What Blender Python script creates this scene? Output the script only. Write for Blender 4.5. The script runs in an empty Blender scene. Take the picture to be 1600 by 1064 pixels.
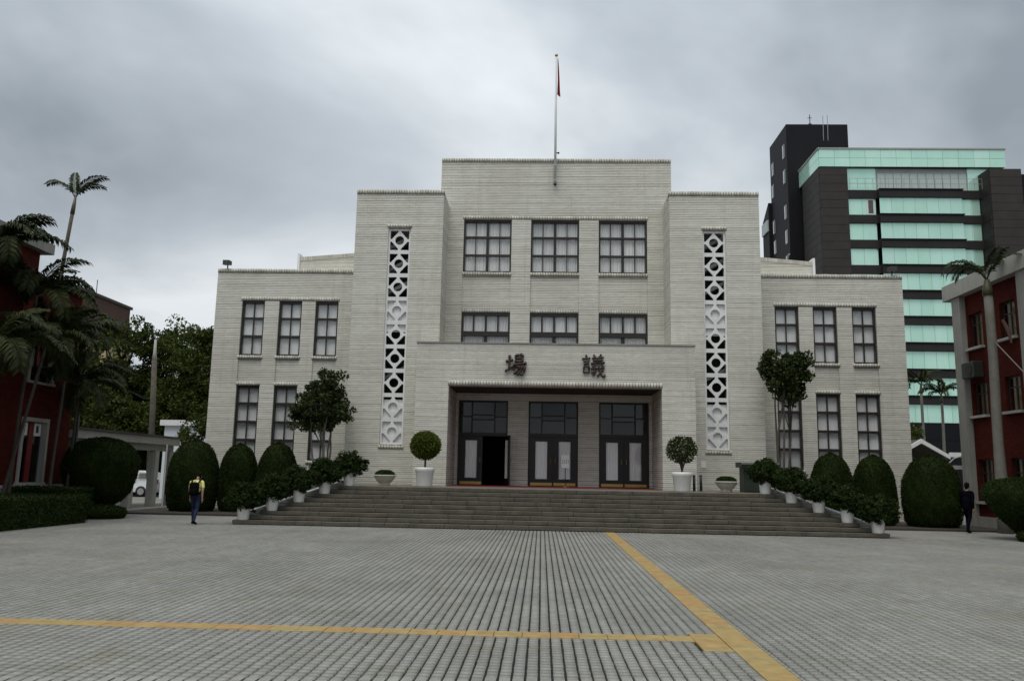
import bpy, bmesh, math, random
import numpy as np
from mathutils import Vector, Matrix

R = math.radians
SC = bpy.context.scene
COL = SC.collection
rng = np.random.default_rng(7)
rnd = random.Random(11)

# ---------------------------------------------------------------- camera, sky, sun, exposure
EYE = 1.68
cam_d = bpy.data.cameras.new('camera'); cam = bpy.data.objects.new('camera', cam_d); COL.objects.link(cam)
cam_d.sensor_fit = 'HORIZONTAL'; cam_d.sensor_width = 36.0; cam_d.lens = 36.0 * 1296 / 1600
cam_d.clip_start = 0.1; cam_d.clip_end = 3000
PITCH, YAW, ROLL = 0.15989, 0.03807, 0.019
cam.matrix_world = (Matrix.Translation((0, 0, EYE)) @ Matrix.Rotation(YAW, 4, 'Z') @ Matrix.Rotation(math.pi/2 + PITCH, 4, 'X')
                    @ Matrix.Rotation(ROLL, 4, 'Z'))
SC.camera = cam

W = bpy.data.worlds.new('World'); SC.world = W; W.use_nodes = True
SKY_SEED = 26.03
SUN_EL, SUN_AZ = 66.0, 196.0      # degrees; azimuth clockwise from +Y: behind the camera, a little to its left
def build_world():
    nt = W.node_tree; N, L = nt.nodes, nt.links; N.clear()
    out = N.new('ShaderNodeOutputWorld'); bg = N.new('ShaderNodeBackground'); L.new(bg.outputs[0], out.inputs[0])
    sky = N.new('ShaderNodeTexSky'); sky.sky_type = 'NISHITA'; sky.sun_disc = False
    sky.sun_elevation = R(SUN_EL); sky.sun_rotation = R(SUN_AZ); sky.dust_density = 3.0
    tc = N.new('ShaderNodeTexCoord'); sep = N.new('ShaderNodeSeparateXYZ'); L.new(tc.outputs['Generated'], sep.inputs[0])
    zc = N.new('ShaderNodeMath'); zc.operation = 'MAXIMUM'; L.new(sep.outputs[2], zc.inputs[0]); zc.inputs[1].default_value = 0.0
    den = N.new('ShaderNodeMath'); den.operation = 'ADD'; L.new(zc.outputs[0], den.inputs[0]); den.inputs[1].default_value = 0.30
    dx = N.new('ShaderNodeMath'); dx.operation = 'DIVIDE'; L.new(sep.outputs[0], dx.inputs[0]); L.new(den.outputs[0], dx.inputs[1])
    dy = N.new('ShaderNodeMath'); dy.operation = 'DIVIDE'; L.new(sep.outputs[1], dy.inputs[0]); L.new(den.outputs[0], dy.inputs[1])
    cmb = N.new('ShaderNodeCombineXYZ'); L.new(dx.outputs[0], cmb.inputs[0]); L.new(dy.outputs[0], cmb.inputs[1]); cmb.inputs[2].default_value = SKY_SEED
    n1 = N.new('ShaderNodeTexNoise'); n1.inputs['Scale'].default_value = 0.9; n1.inputs['Detail'].default_value = 6; n1.inputs['Roughness'].default_value = 0.50
    n1.inputs['Distortion'].default_value = 0.35
    L.new(cmb.outputs[0], n1.inputs['Vector'])
    ramp = N.new('ShaderNodeValToRGB'); L.new(n1.outputs['Fac'], ramp.inputs[0])
    e = ramp.color_ramp.elements
    e[0].position = 0.36; e[0].color = (0.265, 0.302, 0.340, 1)
    e[1].position = 0.62; e[1].color = (0.840, 0.880, 0.905, 1)
    m = ramp.color_ramp.elements.new(0.49); m.color = (0.500, 0.550, 0.595, 1)
    # overcast sky: the zenith is brighter than the horizon
    grad = N.new('ShaderNodeMath'); grad.operation = 'MULTIPLY_ADD'; L.new(zc.outputs[0], grad.inputs[0]); grad.inputs[1].default_value = 0.9; grad.inputs[2].default_value = 0.80
    mul = N.new('ShaderNodeVectorMath'); mul.operation = 'SCALE'; L.new(ramp.outputs[0], mul.inputs[0]); L.new(grad.outputs[0], mul.inputs['Scale'])
    ten = N.new('ShaderNodeVectorMath'); ten.operation = 'SCALE'; L.new(mul.outputs[0], ten.inputs[0]); ten.inputs['Scale'].default_value = 10.0
    mix = N.new('ShaderNodeMix'); mix.data_type = 'RGBA'; mix.inputs[0].default_value = 0.95
    L.new(sky.outputs[0], mix.inputs[6]); L.new(ten.outputs[0], mix.inputs[7])
    L.new(mix.outputs[2], bg.inputs[0]); bg.inputs[1].default_value = 0.1
build_world()
sun_d = bpy.data.lights.new('sun', 'SUN'); sun_d.energy = 1.75; sun_d.angle = R(40); sun_d.color = (1.0, 0.965, 0.90)
sun = bpy.data.objects.new('sun', sun_d); COL.objects.link(sun)
az = R(SUN_AZ); el = R(SUN_EL)
sdir = Vector((math.sin(az)*math.cos(el), math.cos(az)*math.cos(el), math.sin(el)))
sun.rotation_euler = sdir.to_track_quat('Z', 'Y').to_euler(); sun.location = sdir * 60
SC.view_settings.view_transform = 'Standard'; SC.view_settings.look = 'None'
SC.view_settings.gamma = 1.0; SC.view_settings.exposure = 0.0; SC.view_settings.use_curve_mapping = False

# ---------------------------------------------------------------- materials
M = {}
def mat(name, col=(0.5, 0.5, 0.5), rough=0.7, metal=0.0, spec=0.5):
    m = bpy.data.materials.new(name); m.use_nodes = True
    b = m.node_tree.nodes['Principled BSDF']
    b.inputs['Base Color'].default_value = (*col, 1); b.inputs['Roughness'].default_value = rough
    b.inputs['Metallic'].default_value = metal; b.inputs['Specular IOR Level'].default_value = spec
    M[name] = m
    return m, m.node_tree.nodes, m.node_tree.links, b
def mathn(N, L, op, a, b=None, c=None):
    n = N.new('ShaderNodeMath'); n.operation = op
    for i, v in enumerate((a, b, c)):
        if v is None: continue
        if isinstance(v, (int, float)): n.inputs[i].default_value = v
        else: L.new(v, n.inputs[i])
    return n.outputs[0]
def mixc(N, L, fac, a, b, blend='MIX'):
    n = N.new('ShaderNodeMix'); n.data_type = 'RGBA'; n.blend_type = blend
    if isinstance(fac, (int, float)): n.inputs[0].default_value = fac
    else: L.new(fac, n.inputs[0])
    for s, v in ((6, a), (7, b)):
        if isinstance(v, tuple): n.inputs[s].default_value = (*v, 1)
        else: L.new(v, n.inputs[s])
    return n.outputs[2]
def noise(N, L, vec, scale, detail=4, rough=0.55, stretch=None):
    if stretch:
        mp = N.new('ShaderNodeMapping'); L.new(vec, mp.inputs[0]); mp.inputs['Scale'].default_value = stretch; vec = mp.outputs[0]
    n = N.new('ShaderNodeTexNoise'); L.new(vec, n.inputs['Vector']); n.inputs['Scale'].default_value = scale
    n.inputs['Detail'].default_value = detail; n.inputs['Roughness'].default_value = rough
    return n.outputs['Fac']
def rampn(N, L, fac, stops):
    r = N.new('ShaderNodeValToRGB'); L.new(fac, r.inputs[0]); e = r.color_ramp.elements
    e[0].position, e[0].color = stops[0][0], (*stops[0][1], 1)
    e[1].position, e[1].color = stops[-1][0], (*stops[-1][1], 1)
    for p, c in stops[1:-1]:
        x = e.new(p); x.color = (*c, 1)
    return r.outputs[0]
def bump(N, L, b, h, dist, strength=1.0):
    n = N.new('ShaderNodeBump'); L.new(h, n.inputs['Height']); n.inputs['Distance'].default_value = dist; n.inputs['Strength'].default_value = strength
    L.new(n.outputs[0], b.inputs['Normal'])
def pos(N): return N.new('ShaderNodeNewGeometry').outputs['Position']

def varied(name, col, rough=0.7, var=0.25, scale=3.0, bumpd=0.0, metal=0.0, spec=0.5, fine=30.0, streak=0.0):
    """plain surface with cloudy colour variation, fine grain and optional weather streaks"""
    m, N, L, b = mat(name, col, rough, metal, spec)
    p = pos(N); a = noise(N, L, p, scale); f = noise(N, L, p, fine, 3)
    lo = tuple(c*(1-var) for c in col); hi = tuple(min(1, c*(1+var)) for c in col)
    c = rampn(N, L, a, [(0.3, lo), (0.7, hi)])
    c = mixc(N, L, 0.35, c, rampn(N, L, f, [(0.3, lo), (0.7, hi)]))
    if streak:
        s = noise(N, L, p, 1.0, 5, 0.6, (9, 9, 0.5))
        c = mixc(N, L, mathn(N, L, 'MULTIPLY', rampn(N, L, s, [(0.5, (0, 0, 0)), (0.75, (1, 1, 1))]), streak), c, tuple(x*0.35 for x in col))
    L.new(c, b.inputs['Base Color'])
    rr = N.new('ShaderNodeMapRange'); L.new(f, rr.inputs[0]); rr.inputs[3].default_value = max(0, rough-0.12); rr.inputs[4].default_value = min(1, rough+0.12)
    L.new(rr.outputs[0], b.inputs['Roughness'])
    if bumpd: bump(N, L, b, f, bumpd)
    return m

def white_tile():
    m, N, L, b = mat('white_tile', (0.66, 0.64, 0.57), 0.62)
    p = pos(N); s = N.new('ShaderNodeSeparateXYZ'); L.new(p, s.inputs[0])
    u = mathn(N, L, 'ADD', s.outputs[0], s.outputs[1])
    PIT = 0.0765
    zz = mathn(N, L, 'DIVIDE', s.outputs[2], PIT); row = mathn(N, L, 'FLOOR', zz); fr = mathn(N, L, 'FRACT', zz)
    # horizontal joint, as wide as 20 % of the course, deeper at some courses
    d = mathn(N, L, 'ABSOLUTE', mathn(N, L, 'SUBTRACT', fr, 0.5))
    joint = N.new('ShaderNodeMapRange'); L.new(d, joint.inputs[0]); joint.inputs[1].default_value = 0.31; joint.inputs[2].default_value = 0.38
    wn = N.new('ShaderNodeTexWhiteNoise'); wn.noise_dimensions = '1D'; L.new(mathn(N, L, 'FLOOR', mathn(N, L, 'ADD', zz, 0.5)), wn.inputs['W'])
    cv = N.new('ShaderNodeCombineXYZ'); L.new(u, cv.inputs[0]); L.new(mathn(N, L, 'MULTIPLY', mathn(N, L, 'FLOOR', mathn(N, L, 'ADD', zz, 0.5)), 3.7), cv.inputs[1])
    ln = noise(N, L, cv.outputs[0], 0.30, 5, 0.6)
    amt = mathn(N, L, 'MULTIPLY_ADD', wn.outputs['Value'], 0.65, mathn(N, L, 'MULTIPLY_ADD', ln, 1.5, -0.45))
    amt = mathn(N, L, 'MINIMUM', mathn(N, L, 'MAXIMUM', amt, 0.22), 1.0)
    jm = mathn(N, L, 'MULTIPLY', joint.outputs[0], amt)
    # staggered upright joints, thin
    off = mathn(N, L, 'MULTIPLY', mathn(N, L, 'MODULO', row, 2.0), 0.12)
    ub = mathn(N, L, 'DIVIDE', mathn(N, L, 'ADD', u, off), 0.24); ufr = mathn(N, L, 'FRACT', ub)
    ud = mathn(N, L, 'ABSOLUTE', mathn(N, L, 'SUBTRACT', ufr, 0.5))
    vj = mathn(N, L, 'MULTIPLY', mathn(N, L, 'GREATER_THAN', ud, 0.480), 0.10)
    cell = N.new('ShaderNodeCombineXYZ'); L.new(mathn(N, L, 'FLOOR', ub), cell.inputs[0]); L.new(row, cell.inputs[1])
    w2 = N.new('ShaderNodeTexWhiteNoise'); w2.noise_dimensions = '2D'; L.new(cell.outputs[0], w2.inputs['Vector'])
    tile = rampn(N, L, w2.outputs['Value'], [(0.0, (0.67, 0.655, 0.585)), (0.5, (0.715, 0.700, 0.628)), (1.0, (0.755, 0.740, 0.668))])
    big = noise(N, L, p, 0.5, 5, 0.6, (1, 1, 0.6))
    tile = mixc(N, L, 0.8, tile, rampn(N, L, big, [(0.3, (0.80, 0.79, 0.75)), (0.7, (1.0, 1.0, 1.0))]), 'MULTIPLY')
    drip = noise(N, L, p, 1.0, 6, 0.65, (3.2, 3.2, 0.22))
    tile = mixc(N, L, mathn(N, L, 'MULTIPLY', rampn(N, L, drip, [(0.54, (0, 0, 0)), (0.80, (1, 1, 1))]), 0.42), tile, (0.36, 0.34, 0.28))
    c = mixc(N, L, mathn(N, L, 'MAXIMUM', mathn(N, L, 'MULTIPLY', jm, 0.92), vj), tile, (0.095, 0.086, 0.068))
    L.new(c, b.inputs['Base Color'])
    hgt = mathn(N, L, 'SUBTRACT', 1.0, mathn(N, L, 'MAXIMUM', joint.outputs[0], mathn(N, L, 'MULTIPLY', vj, 2.0)))
    bump(N, L, b, hgt, 0.012, 0.8)
white_tile()

def red_brick():
    m, N, L, b = mat('red_brick', (0.13, 0.03, 0.02), 0.85)
    p = pos(N); s = N.new('ShaderNodeSeparateXYZ'); L.new(p, s.inputs[0])
    cv = N.new('ShaderNodeCombineXYZ'); L.new(mathn(N, L, 'ADD', s.outputs[0], s.outputs[1]), cv.inputs[0]); L.new(s.outputs[2], cv.inputs[1])
    bt = N.new('ShaderNodeTexBrick'); L.new(cv.outputs[0], bt.inputs['Vector']); bt.inputs['Scale'].default_value = 1.0
    bt.inputs['Color1'].default_value = (0.084, 0.014, 0.009, 1); bt.inputs['Color2'].default_value = (0.055, 0.010, 0.007, 1); bt.inputs['Mortar'].default_value = (0.055, 0.012, 0.009, 1)
    bt.inputs['Brick Width'].default_value = 0.22; bt.inputs['Row Height'].default_value = 0.07; bt.inputs['Mortar Size'].default_value = 0.006
    c = mixc(N, L, 0.6, bt.outputs['Color'], rampn(N, L, noise(N, L, p, 0.8), [(0.3, (0.7, 0.7, 0.7)), (0.7, (1.1, 1.1, 1.1))]), 'MULTIPLY')
    L.new(c, b.inputs['Base Color']); bump(N, L, b, bt.outputs['Fac'], 0.006, 0.5); b.inputs['Specular IOR Level'].default_value = 0.08
red_brick()

PAV = 0.1140
def paver_cells(N, L):
    p = pos(N); s = N.new('ShaderNodeSeparateXYZ'); L.new(p, s.inputs[0])
    a = mathn(N, L, 'DIVIDE', s.outputs[0], PAV); c = mathn(N, L, 'DIVIDE', s.outputs[1], PAV)
    cv = N.new('ShaderNodeCombineXYZ'); L.new(mathn(N, L, 'FLOOR', a), cv.inputs[0]); L.new(mathn(N, L, 'FLOOR', c), cv.inputs[1])
    w = N.new('ShaderNodeTexWhiteNoise'); w.noise_dimensions = '2D'; L.new(cv.outputs[0], w.inputs['Vector'])
    tint = rampn(N, L, w.outputs['Value'], [(0.0, (0.235, 0.232, 0.212)), (0.35, (0.258, 0.255, 0.233)), (0.8, (0.274, 0.270, 0.247)), (1.0, (0.296, 0.292, 0.268))])
    big = noise(N, L, p, 0.35, 6, 0.62)
    tint = mixc(N, L, 0.9, tint, rampn(N, L, big, [(0.28, (0.70, 0.70, 0.70)), (0.72, (1.12, 1.12, 1.10))]), 'MULTIPLY')
    moss = noise(N, L, p, 1.1, 5, 0.65)
    tint = mixc(N, L, mathn(N, L, 'MULTIPLY', rampn(N, L, moss, [(0.52, (0, 0, 0)), (0.68, (1, 1, 1))]), 0.50), tint, (0.185, 0.175, 0.115))
    spot = noise(N, L, p, 2.6, 6, 0.7)
    tint = mixc(N, L, mathn(N, L, 'MULTIPLY', rampn(N, L, spot, [(0.60, (0, 0, 0)), (0.72, (1, 1, 1))]), 0.45), tint, (0.11, 0.108, 0.10))
    band = noise(N, L, p, 1.0, 4, 0.55, (8.77, 0.25, 1))
    tint = mixc(N, L, 0.8, tint, rampn(N, L, band, [(0.3, (0.84, 0.84, 0.83)), (0.7, (1.08, 1.08, 1.07))]), 'MULTIPLY')
    fine = noise(N, L, p, 60, 3)
    tint = mixc(N, L, 0.5, tint, rampn(N, L, fine, [(0.3, (0.88, 0.88, 0.88)), (0.7, (1.08, 1.08, 1.08))]), 'MULTIPLY')
    return p, a, c, tint, fine
def paver():
    m, N, L, b = mat('paver', (0.2, 0.2, 0.19), 0.78)
    p, a, c, tint, fine = paver_cells(N, L); L.new(tint, b.inputs['Base Color']); bump(N, L, b, fine, 0.003, 0.6)
    m, N, L, b = mat('paved_ground', (0.2, 0.2, 0.19), 0.78)
    p, a, c, tint, fine = paver_cells(N, L)
    jx = mathn(N, L, 'GREATER_THAN', mathn(N, L, 'ABSOLUTE', mathn(N, L, 'SUBTRACT', mathn(N, L, 'FRACT', a), 0.5)), 0.41)
    jy = mathn(N, L, 'MULTIPLY', mathn(N, L, 'GREATER_THAN', mathn(N, L, 'ABSOLUTE', mathn(N, L, 'SUBTRACT', mathn(N, L, 'FRACT', c), 0.5)), 0.485), 0.4)
    col = mixc(N, L, mathn(N, L, 'MAXIMUM', jx, jy), tint, (0.03, 0.028, 0.024)); L.new(col, b.inputs['Base Color'])
paver()

def tactile():
    m, N, L, b = mat('tactile_yellow', (0.42, 0.27, 0.06), 0.7)
    p = pos(N); o = N.new('ShaderNodeObjectInfo')
    c = rampn(N, L, o.outputs['Random'], [(0.0, (0.360, 0.212, 0.075)), (0.45, (0.360, 0.245, 0.085)), (1.0, (0.335, 0.252, 0.095))])
    c = mixc(N, L, 0.7, c, rampn(N, L, noise(N, L, p, 6, 5), [(0.3, (0.60, 0.58, 0.55)), (0.7, (1.1, 1.1, 1.1))]), 'MULTIPLY')
    L.new(c, b.inputs['Base Color']); bump(N, L, b, noise(N, L, p, 70, 2), 0.003, 0.5)
tactile()

def foliage(name, dark, light, trans=0.12, rough=0.7, spec=0.10):
    m, N, L, b = mat(name, light, rough, 0, spec)
    g = N.new('ShaderNodeNewGeometry'); p = g.outputs['Position']
    c = rampn(N, L, g.outputs['Random Per Island'], [(0.0, dark), (1.0, light)])
    c = mixc(N, L, 0.8, c, rampn(N, L, noise(N, L, p, 1.4, 3), [(0.3, (0.6, 0.65, 0.6)), (0.7, (1.25, 1.2, 1.1))]), 'MULTIPLY')
    L.new(c, b.inputs['Base Color'])
    t = N.new('ShaderNodeBsdfTranslucent'); L.new(c, t.inputs[0]); mx = N.new('ShaderNodeMixShader'); mx.inputs[0].default_value = trans
    L.new(b.outputs[0], mx.inputs[1]); L.new(t.outputs[0], mx.inputs[2]); L.new(mx.outputs[0], N['Material Output'].inputs[0])
foliage('leaf_topiary', (0.010, 0.018, 0.004), (0.026, 0.042, 0.007))
foliage('leaf_hedge', (0.016, 0.028, 0.007), (0.034, 0.055, 0.014))
foliage('leaf_pot', (0.014, 0.026, 0.007), (0.036, 0.060, 0.016))
foliage('leaf_ball', (0.045, 0.068, 0.010), (0.115, 0.150, 0.024))
foliage('leaf_tree', (0.014, 0.024, 0.006), (0.048, 0.068, 0.016), spec=0.2)
foliage('leaf_far', (0.018, 0.030, 0.007), (0.080, 0.104, 0.022), 0.2)
foliage('leaf_palm', (0.014, 0.022, 0.007), (0.044, 0.054, 0.016), 0.1, 0.6, 0.15)
foliage('leaf_grass', (0.03, 0.05, 0.012), (0.06, 0.09, 0.025))

def glass(name, tint=(0.8, 0.85, 0.84), rough=0.02):
    m = bpy.data.materials.new(name); m.use_nodes = True; N, L = m.node_tree.nodes, m.node_tree.links; N.remove(N['Principled BSDF'])
    tr = N.new('ShaderNodeBsdfTransparent'); tr.inputs[0].default_value = (*tint, 1)
    gl = N.new('ShaderNodeBsdfGlossy'); gl.inputs['Roughness'].default_value = rough
    g = N.new('ShaderNodeNewGeometry'); dt = N.new('ShaderNodeVectorMath'); dt.operation = 'DOT_PRODUCT'; L.new(g.outputs['Normal'], dt.inputs[0]); L.new(g.outputs['Incoming'], dt.inputs[1])
    c1 = mathn(N, L, 'SUBTRACT', 1.0, mathn(N, L, 'ABSOLUTE', dt.outputs['Value']))
    f2 = mathn(N, L, 'MULTIPLY_ADD', mathn(N, L, 'POWER', c1, 5.0), 0.95, 0.045)      # Schlick reflectance of one glass face
    mx = N.new('ShaderNodeMixShader'); L.new(f2, mx.inputs[0]); L.new(tr.outputs[0], mx.inputs[1]); L.new(gl.outputs[0], mx.inputs[2])
    L.new(mx.outputs[0], N['Material Output'].inputs[0]); M[name] = m
glass('window_glass', (0.99, 0.99, 0.99)); glass('dark_glass', (0.62, 0.62, 0.60))

def mint():
    m, N, L, b = mat('mint_glass', (0.46, 0.80, 0.66), 0.10, 0.35)
    p = pos(N); o = N.new('ShaderNodeObjectInfo')
    c = rampn(N, L, noise(N, L, p, 0.5, 4, 0.5, (2, 2, 0.4)), [(0.3, (0.60, 0.97, 0.78)), (0.7, (0.70, 1.0, 0.86))])
    c = mixc(N, L, 0.8, c, rampn(N, L, o.outputs['Random'], [(0, (0.90, 0.92, 0.92)), (1, (1.04, 1.02, 1.02))]), 'MULTIPLY')
    L.new(c, b.inputs['Base Color'])
    bump(N, L, b, noise(N, L, p, 0.25, 2), 0.05, 0.35)
mint()
def cloth(name, col):
    m, N, L, b = mat(name, col, 0.85, 0, 0.1); o = N.new('ShaderNodeObjectInfo')
    c = rampn(N, L, o.outputs['Random'], [(0.0, tuple(x*0.84 for x in col)), (0.5, tuple(x*0.95 for x in col)), (1.0, col)])
    c = mixc(N, L, 0.7, c, rampn(N, L, noise(N, L, pos(N), 0.9, 4, 0.6, (1, 1, 0.6)), [(0.35, (0.86, 0.86, 0.87)), (0.65, (1.02, 1.02, 1.01))]), 'MULTIPLY')
    L.new(c, b.inputs['Base Color'])
varied('white_paint', (0.74, 0.74, 0.73), 0.5, 0.07, 2.0, streak=0.2)
varied('pot_white', (0.80, 0.79, 0.76), 0.45, 0.06, 6.0, streak=0.3)
varied('planter_cream', (0.52, 0.50, 0.43), 0.7, 0.12, 8.0, 0.002, streak=0.3)
cloth('curtain', (0.92, 0.92, 0.90))
cloth('blind', (0.92, 0.92, 0.90))
varied('frame_dark', (0.020, 0.017, 0.014), 0.45, 0.3, 5.0)
varied('door_wood', (0.014, 0.010, 0.006), 0.5, 0.35, 4.0)
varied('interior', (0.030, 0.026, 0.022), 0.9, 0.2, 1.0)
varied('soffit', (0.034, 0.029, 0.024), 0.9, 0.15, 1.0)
varied('step_stone', (0.090, 0.080, 0.060), 0.85, 0.42, 2.2, 0.006, fine=18)
varied('terrace_stone', (0.12, 0.112, 0.092), 0.8, 0.2, 2.0, 0.003)
varied('joint_dark', (0.014, 0.013, 0.011), 0.95, 0.2, 3.0)
varied('ground_grey', (0.12, 0.12, 0.115), 0.9, 0.2, 0.4)
varied('soil', (0.035, 0.028, 0.02), 0.95, 0.3, 4.0, 0.01)
varied('carpet_red', (0.17, 0.008, 0.012), 0.95, 0.15, 5.0, 0.003)
varied('bronze', (0.040, 0.022, 0.017), 0.6, 0.35, 12.0, 0.003)
varied('steel_grey', (0.40, 0.41, 0.41), 0.4, 0.1, 3.0, metal=0.6)
varied('pole_white', (0.62, 0.62, 0.60), 0.45, 0.06, 3.0)
varied('concrete', (0.25, 0.243, 0.22), 0.85, 0.15, 1.5, 0.004, streak=0.5)
varied('concrete_pale', (0.35, 0.342, 0.31), 0.85, 0.12, 1.5, 0.004, streak=0.45)
varied('black_cladding', (0.010, 0.010, 0.013), 0.6, 0.25, 0.4, spec=0.15)
varied('granite_dark', (0.042, 0.038, 0.034), 0.6, 0.2, 0.8, spec=0.2)
varied('granite_band', (0.028, 0.025, 0.024), 0.6, 0.2, 0.8, spec=0.2)
varied('brown_wall', (0.085, 0.045, 0.030), 0.9, 0.15, 0.6)
varied('yellow_wall', (0.42, 0.36, 0.17), 0.9, 0.12, 0.7, streak=0.4)
varied('roof_dark', (0.06, 0.052, 0.046), 0.85, 0.25, 1.5)
varied('bark', (0.085, 0.072, 0.055), 0.95, 0.35, 5.0, 0.012)
varied('bark_palm', (0.150, 0.142, 0.120), 0.9, 0.22, 4.0, 0.006)
varied('bark_dark', (0.045, 0.038, 0.03), 0.95, 0.3, 5.0, 0.01)
varied('crownshaft', (0.060, 0.058, 0.022), 0.5, 0.25, 4.0)
varied('cabinet_green', (0.022, 0.030, 0.022), 0.5, 0.25, 2.0)
varied('post_black', (0.014, 0.014, 0.014), 0.5, 0.2, 5.0)
varied('car_white', (0.72, 0.73, 0.74), 0.25, 0.03, 2.0)
varied('rubber', (0.012, 0.012, 0.012), 0.8, 0.2, 8.0)
varied('hut_wall', (0.62, 0.66, 0.70), 0.7, 0.05, 1.0)
varied('pale_glazing', (0.52, 0.60, 0.55), 0.25, 0.08, 0.6)
varied('flag_red', (0.34, 0.014, 0.020), 0.8, 0.1, 5.0)
varied('flag_blue', (0.010, 0.014, 0.09), 0.8, 0.1, 5.0)
varied('skin', (0.26, 0.155, 0.105), 0.6, 0.08, 8.0)
varied('hair', (0.005, 0.0045, 0.004), 0.85, 0.3, 30.0, spec=0.06)
varied('shirt_yellow', (0.70, 0.65, 0.22), 0.85, 0.12, 9.0)
varied('shirt_white', (0.55, 0.55, 0.50), 0.85, 0.1, 9.0)
varied('jeans', (0.022, 0.030, 0.062), 0.9, 0.45, 9.0, spec=0.1)
varied('cloth_black', (0.004, 0.004, 0.005), 0.95, 0.2, 9.0, spec=0.05)
varied('cloth_navy', (0.003, 0.003, 0.006), 0.95, 0.2, 9.0, spec=0.03)
varied('brass', (0.45, 0.30, 0.10), 0.35, 0.1, 5.0, metal=0.9)
varied('paper', (0.75, 0.75, 0.73), 0.8, 0.03, 5.0)
varied('ink', (0.03, 0.03, 0.03), 0.8, 0.1, 5.0)
varied('window_yellow', (0.16, 0.13, 0.03), 0.6, 0.2, 2.0)
varied('window_mauve', (0.16, 0.13, 0.14), 0.6, 0.2, 2.0)
varied('red_paint', (0.16, 0.012, 0.012), 0.6, 0.2, 3.0)
varied('grey_panel', (0.40, 0.43, 0.42), 0.4, 0.08, 1.0)

# ---------------------------------------------------------------- builders
def origin(o):
    v = Vector((0, 0, 0))
    while o is not None:
        v += o.location; o = o.parent
    return v
def link(name, me, mats, parent=None, smooth=False):
    if not isinstance(mats, (list, tuple)): mats = [mats]
    if len(me.materials) == 0:
        for k in mats: me.materials.append(M[k])
    o = bpy.data.objects.new(name, me); COL.objects.link(o)
    if parent is not None: o.parent = parent
    if smooth: me.polygons.foreach_set('use_smooth', [True]*len(me.polygons))
    return o
def tag(o, label=None, cat=None, group=None, kind=None):
    if label: o['label'] = label
    if cat: o['category'] = cat
    if group: o['group'] = group
    if kind: o['kind'] = kind
    return o
def thing(name, loc, label, cat, group=None, rz=0.0):
    o = bpy.data.objects.new(name, None); COL.objects.link(o); o.location = loc; o.rotation_euler = (0, 0, rz); o.empty_display_size = 0.3
    return tag(o, label, cat, group)
def np_mesh(name, V, F):
    V = np.asarray(V, np.float32); F = np.asarray(F, np.int32); me = bpy.data.meshes.new(name)
    k = F.shape[1]
    me.vertices.add(len(V)); me.vertices.foreach_set('co', V.ravel())
    me.loops.add(F.size); me.loops.foreach_set('vertex_index', F.ravel())
    me.polygons.add(len(F)); me.polygons.foreach_set('loop_start', np.arange(0, F.size, k, dtype=np.int32))
    me.update(calc_edges=True); me.validate(); return me
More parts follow.
